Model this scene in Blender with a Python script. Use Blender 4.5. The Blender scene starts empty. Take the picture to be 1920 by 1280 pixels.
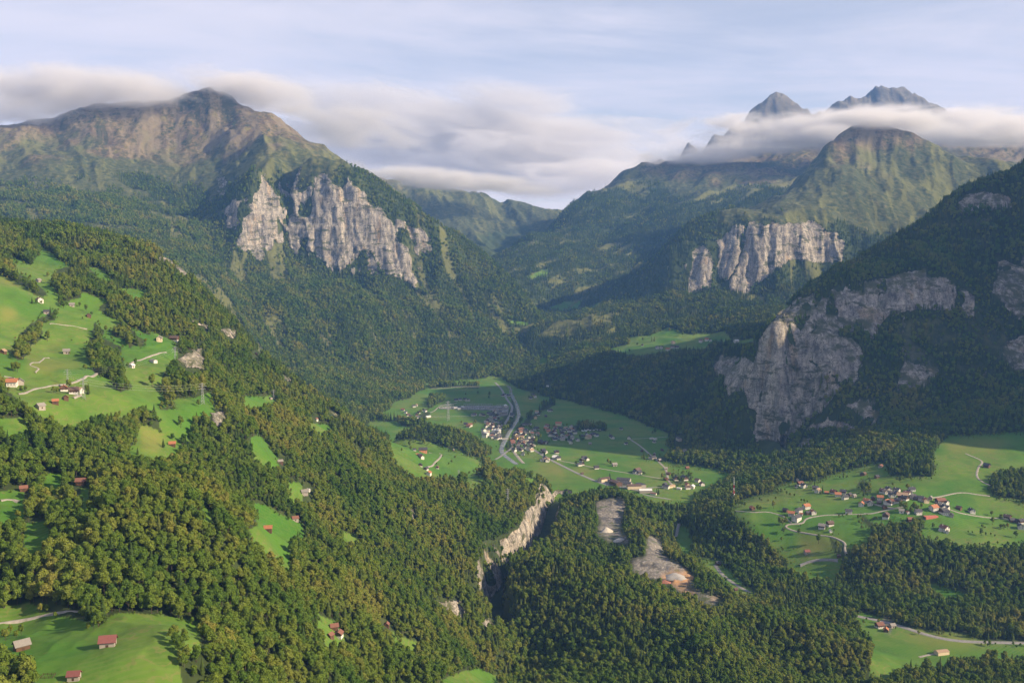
import bpy, bmesh, math, random, time
import numpy as np
from mathutils import Vector, Matrix
T0 = time.time()
random.seed(7); rng = np.random.default_rng(7)
SC = bpy.context.scene
COL = SC.collection

# ------------------------------------------------------------------ camera
CAM_Z = 580.0
FPX = 1800.0                       # focal length in pixels of a 1920 px wide frame
PITCH = math.atan(150.0 / FPX)
cam_data = bpy.data.cameras.new('camera')
cam_data.sensor_width = 36.0
cam_data.lens = FPX / 1920.0 * 36.0
cam_data.clip_start = 1.0
cam_data.clip_end = 90000.0
cam = bpy.data.objects.new('camera', cam_data)
COL.objects.link(cam)
cam.location = (0, 0, CAM_Z)
cam.rotation_euler = (math.pi / 2 - PITCH, 0, 0)
SC.camera = cam

# ------------------------------------------------------------------ light and sky
SUN_AZ = math.radians(16.0)        # towards the viewer's side of due right (+X)
SUN_EL = math.radians(28.0)
SUN_DIR = Vector((math.cos(SUN_EL) * math.cos(SUN_AZ), -math.cos(SUN_EL) * math.sin(SUN_AZ), math.sin(SUN_EL)))
sl = bpy.data.lights.new('sun', 'SUN')
sl.energy = 5.0
sl.angle = math.radians(0.5)
sl.color = (1.0, 0.80, 0.54)
sun = bpy.data.objects.new('sun', sl)
COL.objects.link(sun)
sun.location = (3000, -1000, 4000)
sun.rotation_euler = SUN_DIR.to_track_quat('Z', 'Y').to_euler()

def nd(nt, typ, loc=(0, 0), **kw):
    n = nt.nodes.new(typ)
    for k, v in kw.items():
        setattr(n, k, v)
    return n
def mixcol(nt, fac, a, b, blend='MIX'):
    n = nt.nodes.new('ShaderNodeMix'); n.data_type = 'RGBA'; n.blend_type = blend
    for sock, v in ((n.inputs[0], fac), (n.inputs[6], a), (n.inputs[7], b)):
        if hasattr(v, 'links'): nt.links.new(v, sock)
        elif isinstance(v, (tuple, list)): sock.default_value = (*v[:3], 1)
        else: sock.default_value = v
    return n.outputs[2]
def mth(nt, op, a, b=0.0, c=None, clamp=False):
    n = nt.nodes.new('ShaderNodeMath'); n.operation = op; n.use_clamp = clamp
    for i, v in enumerate((a, b) if c is None else (a, b, c)):
        if hasattr(v, 'links'): nt.links.new(v, n.inputs[i])
        else: n.inputs[i].default_value = v
    return n.outputs[0]
def ramp(nt, fac, stops, interp='LINEAR'):
    n = nt.nodes.new('ShaderNodeValToRGB'); n.color_ramp.interpolation = interp
    e = n.color_ramp.elements
    while len(e) < len(stops): e.new(0.5)
    for i, (p, c) in enumerate(stops):
        e[i].position = p
        e[i].color = (*c, 1) if isinstance(c, (tuple, list)) else (c, c, c, 1)
    nt.links.new(fac, n.inputs[0])
    return n.outputs[0]
def maprange(nt, v, a, b, lo=0.0, hi=1.0, smooth=True):
    n = nt.nodes.new('ShaderNodeMapRange'); n.interpolation_type = 'SMOOTHSTEP' if smooth else 'LINEAR'
    nt.links.new(v, n.inputs[0])
    for i, x in ((1, a), (2, b), (3, lo), (4, hi)): n.inputs[i].default_value = x
    return n.outputs[0]
def noise(nt, vec, scale, detail=5, rough=0.55, dist=0.0):
    n = nt.nodes.new('ShaderNodeTexNoise')
    n.inputs['Scale'].default_value = scale; n.inputs['Detail'].default_value = detail
    n.inputs['Roughness'].default_value = rough; n.inputs['Distortion'].default_value = dist
    if vec is not None: nt.links.new(vec, n.inputs['Vector'])
    return n.outputs['Fac']
def mapping(nt, vec, scale=(1, 1, 1), loc=(0, 0, 0), rot=(0, 0, 0)):
    n = nt.nodes.new('ShaderNodeMapping')
    n.inputs['Scale'].default_value = scale; n.inputs['Location'].default_value = loc; n.inputs['Rotation'].default_value = rot
    nt.links.new(vec, n.inputs['Vector'])
    return n.outputs[0]

world = bpy.data.worlds.new('World')
SC.world = world
world.use_nodes = True
wt = world.node_tree
wt.nodes.clear()
SKY_STRENGTH = 0.062
def build_world():
    sky = nd(wt, 'ShaderNodeTexSky'); sky.sky_type = 'NISHITA'; sky.sun_disc = False
    sky.sun_elevation = SUN_EL
    sky.sun_rotation = math.pi / 2 + SUN_AZ
    sky.altitude = 1200; sky.air_density = 1.0; sky.dust_density = 1.2; sky.ozone_density = 1.0
    tc = nd(wt, 'ShaderNodeTexCoord')
    vec = tc.outputs['Generated']
    sep = nd(wt, 'ShaderNodeSeparateXYZ'); wt.links.new(vec, sep.inputs[0])
    # high thin cloud as a sheet: direction projected onto a layer overhead
    zc = mth(wt, 'ADD', mth(wt, 'MAXIMUM', sep.outputs[2], 0.0), 0.11)
    cx = mth(wt, 'DIVIDE', sep.outputs[0], zc); cy = mth(wt, 'DIVIDE', sep.outputs[1], zc)
    cmb = nd(wt, 'ShaderNodeCombineXYZ'); wt.links.new(cx, cmb.inputs[0]); wt.links.new(cy, cmb.inputs[1])
    p = mapping(wt, cmb.outputs[0], scale=(0.75, 1.0, 1), rot=(0, 0, 0.6), loc=(3.1, 1.7, 0))
    n1 = noise(wt, p, 0.42, 7, 0.58, 0.6)
    n2 = noise(wt, mapping(wt, cmb.outputs[0], scale=(0.7, 1.4, 1), rot=(0, 0, 0.9)), 1.1, 8, 0.6, 0.9)
    cir = mth(wt, 'ADD', mth(wt, 'MULTIPLY', n1, 0.72), mth(wt, 'MULTIPLY', n2, 0.28))
    cir = maprange(wt, cir, 0.36, 0.56, 0.50, 1.0)
    # the sheet is thinner towards the zenith
    cir = mth(wt, 'MULTIPLY', cir, maprange(wt, sep.outputs[2], 0.22, 0.85, 1.0, 0.36))
    hv = nd(wt, 'ShaderNodeRGB'); hv.outputs[0].default_value = (7.4, 6.85, 7.35, 1)
    col = mixcol(wt, cir, sky.outputs[0], hv.outputs[0])
    bg = nd(wt, 'ShaderNodeBackground'); bg.inputs['Strength'].default_value = SKY_STRENGTH
    wt.links.new(col, bg.inputs['Color'])
    out = nd(wt, 'ShaderNodeOutputWorld'); wt.links.new(bg.outputs[0], out.inputs['Surface'])
build_world()

SC.view_settings.view_transform = 'Standard'
SC.view_settings.look = 'None'
SC.view_settings.exposure = 1.05
SC.view_settings.gamma = 1.0
SC.view_settings.use_curve_mapping = False
cy_ = SC.cycles
cy_.use_denoising = True
cy_.max_bounces = 8
cy_.diffuse_bounces = 2
cy_.glossy_bounces = 2
cy_.transmission_bounces = 2
cy_.volume_bounces = 6
cy_.transparent_max_bounces = 16
cy_.sample_clamp_indirect = 6.0
cy_.volume_max_steps = 256
cy_.use_adaptive_sampling = True
cy_.adaptive_threshold = 0.015

# ------------------------------------------------------------------ helpers: pixels, noise, polygons
CP, SP = math.cos(PITCH), math.sin(PITCH)
def ray(px, py):
    u = (np.asarray(px, float) - 960) / FPX; v = (640 - np.asarray(py, float)) / FPX
    dy = CP + v * SP; dz = -SP + v * CP
    return u / dy, dz / dy                 # slopes per metre of forward distance
def P(px, py, Y):
    t, s = ray(px, py)
    return (float(t * Y), float(Y), float(CAM_Z + s * Y))
def project(x, y, z):
    dx, dy, dz = x, y, z - CAM_Z
    f = dy * CP - dz * SP; up = dy * SP + dz * CP
    f = np.maximum(f, 1.0)
    return 960 + FPX * dx / f, 640 - FPX * up / f

_tab = np.random.default_rng(11).random((512, 512)).astype(np.float32) * 2 - 1
def vnoise(x, y, seed=0):
    x = x + seed * 37.31; y = y + seed * 91.77
    xi = np.floor(x); yi = np.floor(y); fx = (x - xi).astype(np.float32); fy = (y - yi).astype(np.float32)
    xi = xi.astype(np.int64) & 511; yi = yi.astype(np.int64) & 511
    x1 = (xi + 1) & 511; y1 = (yi + 1) & 511
    fx = fx * fx * fx * (fx * (fx * 6 - 15) + 10); fy = fy * fy * fy * (fy * (fy * 6 - 15) + 10)
    a = _tab[xi, yi]; b = _tab[x1, yi]; c = _tab[xi, y1]; d = _tab[x1, y1]
    return (a + (b - a) * fx) * (1 - fy) + (c + (d - c) * fx) * fy
def fbm(x, y, wl, octv=5, seed=0, gain=0.5, ridged=False):
    o = 0; a = 1.0; s = 0
    for i in range(octv):
        k = 2.03 ** i / wl
        n = vnoise(x * k, y * k, seed + i)
        if ridged: n = 1 - 2 * np.abs(n)
        o = o + a * n; s += a; a *= gain
    return o / s
def sstep(v, a, b):
    t = np.clip((v - a) / (b - a), 0, 1)
    return t * t * (3 - 2 * t)
def inpoly(px, py, poly):
    poly = np.asarray(poly, float); n = len(poly)
    r = np.zeros(np.shape(px), bool)
    x0, y0 = poly.min(0); x1, y1 = poly.max(0)
    m = (px >= x0) & (px <= x1) & (py >= y0) & (py <= y1)
    if not m.any(): return r
    X = px[m]; Yv = py[m]; q = np.zeros(X.shape, bool)
    j = n - 1
    for i in range(n):
        xi, yi = poly[i]; xj, yj = poly[j]
        if yi != yj:
            c = ((yi > Yv) != (yj > Yv)) & (X < (xj - xi) * (Yv - yi) / (yj - yi) + xi)
            q ^= c
        j = i
    r[m] = q
    return r
# ------------------------------------------------------------------ terrain control points: (pixel x, pixel y, forward metres)
def line(pts, n):
    """resample a polyline of (px,py,Y) control points with n points"""
    p = np.array(pts, float); t = np.linspace(0, len(p) - 1, n)
    return [tuple(np.interp(v, range(len(p)), p[:, k]) for k in range(3)) for v in t]
PIECES = []
def piece(name, c, reach, drop, pts, xyz=(), back=(), warp=(0, 1), amp=0.0, wl=300.0, fall=None, gully=0.0):
    q = [P(*p) for p in pts] + list(xyz)
    for (px, py, Y, dY, dz) in back:
        x, y, z = P(px, py, Y); q.append((x * (y + dY) / y, y + dY, z - dz))
    PIECES.append(dict(name=name, c=c, reach=reach, drop=drop, q=np.array(q), warp=warp, amp=amp, wl=wl, fall=fall, gully=gully))

hill_sky = [(-150, 415, 2600), (-60, 425, 2550), (0, 430, 2500), (75, 431, 2480), (150, 433, 2450), (260, 462, 2400), (330, 497, 2350), (395, 572, 2300), (450, 642, 2250),
            (530, 704, 2250), (600, 750, 2300), (650, 792, 2350), (700, 822, 2400)]
piece('hillside', 45, 260, 0.9,
  hill_sky + [
  # meadow shelf below the camera
  (200, 1208, 576), (0, 1170, 650), (300, 1160, 640), (372, 1200, 590), (0, 1270, 530), (330, 1275, 540), (-150, 1230, 560), (100, 1140, 665), (150, 1240, 556),
  (450, 1300, 560), (620, 1300, 720), (760, 1290, 880), (850, 1272, 950), (625, 1190, 900), (700, 1200, 1010), (780, 1180, 1120), (560, 1000, 1200), (545, 975, 1240), (500, 1010, 1130),
  (460, 1150, 760), (520, 1130, 840), (560, 1200, 780), (560, 1090, 950), (640, 1120, 1020),
  (80, 1120, 690), (200, 1010, 740), (110, 1060, 700), (200, 950, 810), (400, 1010, 820), (330, 940, 880), (500, 1060, 850), (300, 880, 960), (150, 910, 930), (0, 935, 860), (60, 985, 800), (0, 1060, 740),
  (420, 930, 980), (100, 800, 1060), (0, 770, 1010), (-150, 720, 1020), (60, 745, 1080), (20, 728, 1120), (130, 737, 1160), (280, 830, 1130), (200, 800, 1100), (320, 840, 1200), (380, 870, 1180), (440, 900, 1200), (490, 835, 1400), (520, 868, 1400),
  (400, 770, 1350), (230, 760, 1210), (330, 770, 1310), (120, 660, 1450), (40, 650, 1400), (70, 567, 1620), (0, 535, 1600), (160, 592, 1640), (120, 575, 1680), (300, 640, 1620), (290, 680, 1490), (240, 690, 1420), (370, 660, 1650),
  (330, 690, 1500), (365, 700, 1470), (350, 735, 1400), (0, 480, 2000), (-150, 500, 1900), (100, 505, 2000), (150, 525, 1950), (250, 555, 1950), (200, 480, 2250), (75, 470, 2250), (290, 510, 2200), (340, 570, 2050), (390, 650, 1950), (330, 600, 1850),
  (450, 715, 1850), (520, 745, 1950), (560, 770, 1980), (480, 748, 1760), (420, 740, 1600), (600, 805, 1780), (650, 858, 1740), (620, 820, 2000), (560, 925, 1400), (590, 880, 1560), (700, 890, 1780), (750, 950, 1620), (660, 960, 1460), (620, 1010, 1300), (700, 1060, 1300), (640, 1060, 1180),
  (800, 1010, 1560), (740, 1020, 1450), (800, 1090, 1360), (860, 1190, 1250), (880, 1130, 1400), (860, 1060, 1530), (880, 995, 1720), (900, 930, 1980), (820, 940, 1850),
  (740, 850, 2150), (740, 832, 2560), (793, 848, 2600), (850, 870, 2520), (895, 866, 2620), (800, 885, 2350), (840, 905, 2200), (760, 880, 2050), (870, 893, 2250), (960, 893, 2300), (1000, 898, 2300), (1030, 915, 2260), (920, 895, 2150), (960, 925, 2120),
  (980, 965, 1960), (950, 990, 1860), (930, 1045, 1660), (900, 1075, 1560), (900, 1130, 1480), (905, 1160, 1440)],
  xyz=[(110, 2400, -20), (40, 2480, -12), (-40, 2600, -8), (-60, 2720, -6), (-120, 2800, -2), (-190, 2950, -6), (-330, 2950, 0), (-420, 2800, 20), (0, 1250, -10), (60, 2200, 52), (-40, 1300, 10),
       (-700, 300, 420), (-250, 350, 330), (-100, 600, 215), (-450, 400, 352)],
  back=[(px, py, Y, 350, 150) for (px, py, Y) in hill_sky] + [(px, py, Y, 750, 420) for (px, py, Y) in hill_sky[::2]],
  warp=(14, 90), fall=(0.8, -0.4), gully=8, amp=9.0, wl=210)

piece('wooded_hill', 35, 200, 0.8,
  [(962, 1086, 1575), (985, 1068, 1590), (1010, 1058, 1600), (1060, 1054, 1610), (1130, 1060, 1600), (1200, 1098, 1500), (1290, 1160, 1380), (1370, 1230, 1270), (1450, 1300, 1180), (1100, 1150, 1430), (1010, 1190, 1420), (1000, 1290, 1240), (1200, 1290, 1190), (1200, 1190, 1340), (1300, 1270, 1210), (1560, 1300, 1180),
   (1330, 1140, 1500), (1400, 1150, 1450), (1500, 1172, 1420), (1560, 1195, 1390), (1600, 1214, 1360), (1640, 1262, 1310), (1800, 1290, 1260), (1920, 1285, 1260), (2000, 1285, 1260), (1730, 1285, 1290),
   (1100, 975, 2030), (1180, 930, 2170), (1130, 930, 2150), (1150, 926, 2165), (1250, 975, 2100), (1060, 1010, 1880), (1060, 960, 2100), (1050, 945, 2220), (1040, 985, 1980), (1170, 1030, 1830),
   (1180, 995, 1960), (1235, 1015, 1860), (1290, 1055, 1760), (1340, 1100, 1660), (1385, 1135, 1580), (1250, 1075, 1690), (1300, 1108, 1620), (1340, 1135, 1560), (1195, 1060, 1700)],
  xyz=[(60, 1740, 5), (130, 1750, 8), (190, 1690, 8), (270, 1590, 2), (330, 1480, -2), (385, 1370, -5), (430, 1270, -5), (560, 1480, -30), (700, 1460, -40), (820, 1440, -40), (400, 1700, -25), (330, 1850, -25), (350, 2050, -25), (300, 2250, -20), (210, 2330, -20), (90, 2320, -20), (20, 1380, -18), (30, 1300, -10), (480, 1590, -32), (900, 1380, -30), (0, 1180, 20), (150, 1120, 55), (300, 1100, 55), (550, 1150, 40)],
  warp=(12, 80), amp=8.0, wl=150)

piece('plateau', 40, 240, 0.8,
  [(1300, 950, 2260), (1330, 950, 2240), (1370, 950, 2150), (1375, 945, 2120), (1400, 972, 2000), (1430, 1000, 1950), (1470, 1040, 1880), (1490, 1055, 1850), (1500, 960, 2010), (1500, 1000, 1930), (1545, 1050, 1830), (1560, 1078, 1800),
   (1570, 940, 2080), (1440, 915, 2280), (1400, 915, 2350), (1480, 895, 2350), (1540, 885, 2350), (1600, 892, 2290), (1700, 940, 1990), (1640, 950, 2010), (1750, 990, 1890), (1900, 1010, 1850), (1650, 1010, 1850), (1850, 965, 1980), (1850, 905, 2150), (1750, 865, 2300), (1830, 830, 2450), (1920, 835, 2400), (2050, 840, 2380), (2050, 950, 2000),
   (1700, 875, 2270), (1610, 1050, 1790), (1700, 1090, 1740), (1800, 1030, 1790), (1800, 1110, 1690), (1920, 1060, 1750), (1900, 1130, 1660), (2050, 1080, 1720)],
  xyz=[(280, 2260, -40), (310, 2120, -45), (350, 2000, -45), (440, 1860, -40), (540, 1790, -35), (620, 1690, -40), (700, 1640, -45), (800, 1600, -45), (900, 1570, -45), (1100, 1560, -45), (320, 2420, -15), (450, 2560, -20), (600, 2600, 0), (750, 2600, 40), (1000, 2600, 120), (1250, 2550, 150), (1500, 2400, 170), (1500, 2000, 90), (1500, 1700, 40), (1900, 2000, 120)],
  warp=(8, 80), amp=3.0, wl=140)

piece('wooded_knoll', 30, 140, 0.9,
  [(760, 812, 2900), (800, 806, 2950), (830, 806, 2950), (860, 815, 2930), (890, 835, 2880), (910, 855, 2820), (780, 830, 2850), (830, 840, 2840), (870, 850, 2800)],
  xyz=[(-120, 2760, -8), (-80, 2820, -10), (-60, 2950, -10), (-120, 3080, -12), (-220, 3120, -10), (-330, 3080, -10), (-380, 2950, 0), (-300, 2790, 10), (-200, 2730, 5)], amp=2, wl=90)

rm_sky = [(2050, 235, 3850), (1980, 270, 3780), (1920, 307, 3700), (1880, 332, 3640), (1840, 352, 3600), (1770, 387, 3550), (1690, 442, 3450), (1620, 480, 3400), (1560, 510, 3300), (1500, 554, 3200), (1450, 600, 3080)]
piece('rock_mountain', 32, 330, 0.7,
  rm_sky + [(1380, 888, 2650), (1480, 872, 2600), (1600, 862, 2550), (1700, 852, 2500), (1800, 818, 2550), (1920, 812, 2550), (2050, 815, 2500),
   (1432, 846, 2760), (1424, 740, 2795), (1427, 690, 2808), (1434, 628, 2830), (1455, 608, 2860), (1480, 595, 2890), (1520, 560, 2990), (1455, 850, 2730), (1450, 730, 2765), (1462, 650, 2790), (1475, 615, 2815),
   (1490, 840, 2715), (1490, 740, 2790), (1500, 660, 2812), (1530, 615, 2890), (1560, 832, 2670), (1555, 720, 2760), (1560, 635, 2818), (1590, 645, 2822), (1600, 722, 2768), (1640, 660, 2815), (1620, 620, 2900),
   (1600, 785, 2690), (1650, 800, 2640), (1610, 755, 2730), (1690, 720, 2740),
   (1570, 548, 3035), (1575, 595, 2995), (1620, 610, 2960), (1650, 545, 3025), (1660, 618, 2960), (1700, 528, 3045), (1705, 590, 2990), (1750, 518, 3055), (1760, 585, 3000), (1820, 540, 3050), (1830, 600, 2990),
   (1800, 700, 2800), (1720, 790, 2630), (1900, 710, 2830), (1850, 770, 2660), (1900, 600, 3040), (1880, 520, 3200), (1850, 480, 3330), (1750, 455, 3360), (1650, 500, 3250), (1900, 410, 3500), (1820, 370, 3560), (1810, 395, 3500), (1900, 385, 3540),
   (2050, 700, 2800), (2050, 560, 3100), (2050, 400, 3450)],
  xyz=[(1850, 2650, 330), (2050, 2500, 560), (2200, 2300, 700), (2500, 2250, 1260), (2500, 2700, 1440), (2500, 3100, 1520), (2500, 3500, 1570), (2250, 2800, 1070), (2250, 3200, 1190), (3000, 2700, 1600), (3000, 3300, 1650), (2900, 2250, 1300), (2600, 1950, 700), (2200, 2050, 330), (700, 3200, 120), (760, 3450, 160)],  # high ridge points out of view, right, are shaped to cast shade over here
  back=[(px, py, Y, 350, 150) for (px, py, Y) in rm_sky[2:]] + [(px, py, Y, 800, 420) for (px, py, Y) in rm_sky[2::2]],
  warp=(26, 95), fall=(-0.6, -0.8), gully=9, amp=16, wl=240)

piece('wooded_shoulder', 45, 300, 0.7,
  [(1045, 745, 4050), (1100, 765, 3800), (1200, 796, 3420), (1300, 838, 2990), (1060, 695, 4400), (1130, 678, 4300), (1200, 688, 4000), (1270, 680, 3850), (1330, 672, 3720), (1420, 665, 3420), (1120, 725, 4080), (1220, 745, 3680), (1290, 770, 3380), (1320, 720, 3520),
   (1345, 676, 3560), (1345, 745, 3400), (1385, 674, 3480), (1385, 775, 3240), (1415, 670, 3400), (1412, 800, 3120), (1380, 850, 2900), (1350, 800, 3180),
   (1150, 628, 5000), (1200, 655, 4450), (1250, 643, 4600), (1300, 655, 4300), (1360, 632, 4700), (1200, 605, 5300), (1350, 612, 5200), (1020, 692, 4700), (1075, 655, 4900), (1000, 672, 5000), (1060, 620, 5600)],
  xyz=[(750, 3600, 180), (900, 3900, 250), (1000, 4500, 260), (1100, 5000, 330)],
  warp=(16, 110), fall=(-0.5, -0.85), gully=8, amp=10, wl=260)

fr_sky = [(1060, 606, 5800), (1150, 562, 6000), (1250, 482, 6200), (1350, 422, 6350), (1430, 387, 6450), (1500, 332, 6700), (1545, 277, 6900), (1575, 260, 7000), (1600, 243, 7080), (1620, 227, 7100), (1645, 236, 7120), (1670, 243, 7120), (1700, 247, 7100), (1740, 262, 7050), (1780, 282, 7000), (1890, 302, 6800), (2000, 320, 6700)]
piece('ridge_mountain', 38, 700, 0.6,
  fr_sky + [(1050, 612, 5600), (1200, 602, 5400), (1350, 602, 5300), (1500, 582, 5300), (1700, 565, 5300), (1950, 560, 5300),
   (1285, 465, 5720), (1340, 440, 5730), (1400, 422, 5720), (1440, 418, 5740), (1480, 413, 5770), (1520, 412, 5780), (1560, 418, 5790), (1590, 450, 5800), (1285, 548, 5600), (1330, 547, 5590), (1370, 554, 5580), (1420, 527, 5620), (1480, 484, 5690), (1530, 490, 5690), (1575, 500, 5690),
   (1450, 560, 5350), (1240, 530, 5750), (1440, 400, 5900), (1500, 385, 5990), (1560, 395, 5930), (1600, 330, 6420), (1600, 405, 5950), (1700, 350, 6350), (1700, 430, 5900), (1560, 315, 6720), (1800, 380, 6300), (1900, 420, 6000), (1640, 290, 6800), (1540, 300, 6700), (1500, 355, 6350)],
  back=[(px, py, Y, 500, 220) for (px, py, Y) in fr_sky] + [(px, py, Y, 1200, 600) for (px, py, Y) in fr_sky[::2]],
  warp=(45, 150), fall=(-0.25, -1), gully=46, amp=26, wl=420)

lr_sky = [(935, 478, 7200), (980, 443, 7600), (1050, 393, 8200), (1110, 357, 8600), (1180, 322, 9000), (1300, 298, 9300), (1450, 285, 9500), (1550, 262, 9800), (1700, 250, 9900), (1950, 250, 9900)]
piece('long_mountain', 120, 1100, 0.5,
  lr_sky + [(950, 502, 6800), (1000, 545, 6350), (1060, 582, 6250), (1150, 545, 6550), (1100, 480, 7200), (1200, 420, 7800), (1300, 380, 8000), (1250, 465, 7200), (1400, 340, 8500), (1500, 320, 8800), (1060, 440, 7600), (1160, 370, 8400), (1700, 330, 8800), (1950, 330, 8800)],
  back=[(px, py, Y, 700, 250) for (px, py, Y) in lr_sky] + [(px, py, Y, 1500, 600) for (px, py, Y) in lr_sky],
  warp=(60, 220), fall=(-0.8, -0.6), gully=75, amp=55, wl=520)

pk = [(1240, 296, 10300), (1290, 271, 10700), (1330, 255, 11000), (1365, 244, 11150), (1385, 232, 11250), (1408, 207, 11350), (1422, 198, 11400), (1438, 183, 11450), (1450, 172, 11500), (1460, 171, 11500), (1472, 178, 11500), (1486, 190, 11500), (1505, 203, 11550), (1540, 208, 11650),
      (1565, 196, 11750), (1580, 190, 11800), (1590, 183, 11820), (1600, 181, 11820), (1612, 189, 11850), (1625, 184, 11900), (1640, 172, 11900), (1652, 162, 11900), (1662, 168, 11900), (1674, 163, 11900), (1684, 170, 11900), (1694, 164, 11900), (1706, 176, 11900), (1722, 180, 11900), (1738, 190, 11900), (1780, 212, 11850), (1900, 250, 11600), (2000, 270, 11500)]
piece('far_peak', 25, 700, 0.8, pk + [(px, py + 45, Y - 350) for (px, py, Y) in pk[::2]],
  back=[(px, py, Y, 260, 330) for (px, py, Y) in pk] + [(px, py, Y, -900, 900) for (px, py, Y) in pk[::2]], warp=(40, 130), fall=(-0.3, -1), gully=40, amp=45, wl=240)

fm_sky = [(640, 330, 10300), (700, 336, 10200), (760, 340, 10000), (820, 350, 10000), (900, 363, 9900), (980, 377, 9900), (1035, 385, 9800), (1070, 400, 9700), (1120, 430, 9500)]
piece('far_mountain', 120, 1000, 0.5,
  fm_sky + [(935, 475, 8400), (850, 425, 9000), (900, 445, 8800), (700, 400, 9300), (980, 430, 9100), (1030, 430, 9200), (820, 385, 9500), (940, 400, 9500)],
  back=[(px, py, Y, 800, 300) for (px, py, Y) in fm_sky], warp=(60, 220), fall=(0.3, -1), gully=80, amp=55, wl=480)

bl_sky = [(-120, 250, 7200), (0, 240, 7200), (75, 228, 7200), (150, 205, 7200), (200, 194, 7200), (235, 189, 7200), (262, 192, 7200), (290, 193, 7200), (330, 190, 7150), (360, 184, 7100), (385, 172, 7100), (400, 166, 7100), (418, 176, 7050), (440, 197, 7000), (480, 205, 6950), (520, 213, 6900), (560, 248, 6800), (600, 270, 6650), (640, 294, 6500), (700, 334, 6300), (760, 374, 6100), (850, 434, 5900), (930, 494, 5700), (965, 527, 5600), (990, 566, 5450), (1010, 607, 5300)]
piece('cliff_mountain', 60, 650, 0.6,
  bl_sky + [(810, 727, 4520), (900, 702, 4750), (980, 670, 5000), (1010, 642, 5200), (740, 772, 3740), (800, 728, 4420), (770, 745, 4080), (600, 700, 4000), (450, 622, 4200), (300, 510, 4400), (0, 445, 4600), (-120, 450, 4600), (150, 465, 4500),
   (700, 660, 4600), (800, 660, 4800), (900, 625, 5120), (960, 610, 5250), (600, 590, 4780), (800, 570, 5250), (880, 530, 5500), (650, 532, 5170), (720, 590, 4950), (700, 720, 4250),
   (440, 430, 5450), (455, 385, 5480), (500, 322, 5590), (512, 380, 5540), (478, 490, 5370), (450, 478, 5350), (515, 480, 5400), (545, 325, 5860), (545, 390, 5730), (548, 465, 5520), (380, 470, 5200), (470, 345, 5720),
   (565, 318, 5720), (590, 320, 5680), (615, 330, 5650), (640, 345, 5620), (680, 372, 5600), (720, 395, 5590), (750, 414, 5580), (795, 432, 5600), (585, 475, 5500), (605, 500, 5450), (640, 522, 5420), (662, 500, 5460), (700, 527, 5420), (735, 520, 5440), (765, 515, 5470), (790, 465, 5550), (820, 475, 5560),
   (520, 298, 5950), (600, 290, 6200), (520, 260, 6500), (450, 245, 6600), (470, 255, 6300), (482, 280, 6080), (495, 305, 5800), (680, 345, 6050), (780, 405, 5850), (0, 330, 6000), (100, 340, 5900), (-120, 340, 5900), (200, 300, 6400), (150, 290, 6300), (200, 380, 5400), (100, 260, 6800), (0, 400, 5000), (-120, 400, 5000), (300, 350, 6150), (300, 270, 6750), (400, 270, 6720), (430, 300, 6400), (400, 330, 6250), (440, 340, 6000), (390, 400, 5750), (350, 450, 5100), (250, 330, 6200), (450, 550, 4700), (550, 610, 4600), (250, 430, 5000), (350, 225, 6980), (410, 225, 6900)],
  back=[(px, py, Y, 500, 220) for (px, py, Y) in bl_sky] + [(px, py, Y, 1200, 600) for (px, py, Y) in bl_sky[::2]],
  warp=(40, 130), fall=(0.45, -0.9), gully=40, amp=24, wl=380)

for pc in PIECES:
    q = pc['q']; n = len(q); c = pc['c']
    d = np.sqrt(((q[:, None, :2] - q[None, :, :2]) ** 2).sum(-1) + c * c)
    s = 1000.0
    Q = np.c_[np.ones(n), q[:, 0] / s, q[:, 1] / s]
    A = np.zeros((n + 3, n + 3)); A[:n, :n] = d / s + np.eye(n) * (-0.004); A[:n, n:] = Q; A[n:, :n] = Q.T
    pc['w'] = np.linalg.solve(A, np.r_[q[:, 2], 0, 0, 0]); pc['s'] = s
    pc['bb'] = (q[:, 0].min() - pc['reach'] - 200, q[:, 0].max() + pc['reach'] + 200, q[:, 1].min() - pc['reach'] - 200, q[:, 1].max() + pc['reach'] + 200)

def eval_piece(pc, x, y):
    q, w, s, c = pc['q'], pc['w'].astype(np.float32), pc['s'], pc['c']
    if pc['warp'][0]:
        a, wl = pc['warp']
        wx = fbm(x, y, wl * 2.2, 4, 3, 0.6) * a * 1.6; wy = fbm(x, y, wl * 2.2, 4, 17, 0.6) * a * 1.6
        x = x + wx; y = y + wy
    out = np.empty(x.shape, np.float32)
    n = len(q)
    CH = 60000
    for i in range(0, len(x), CH):
        xs = x[i:i + CH].astype(np.float32); ys = y[i:i + CH].astype(np.float32)
        d2 = (xs[:, None] - q[None, :, 0].astype(np.float32)) ** 2 + (ys[:, None] - q[None, :, 1].astype(np.float32)) ** 2
        dm = np.sqrt(d2.min(1))
        z = (np.sqrt(d2 + np.float32(c * c)) / np.float32(s)) @ w[:n] + w[n] + w[n + 1] * xs / s + w[n + 2] * ys / s
        z -= np.maximum(dm - pc['reach'], 0) * pc['drop'] * 1.6
        out[i:i + CH] = z
    return out

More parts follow.
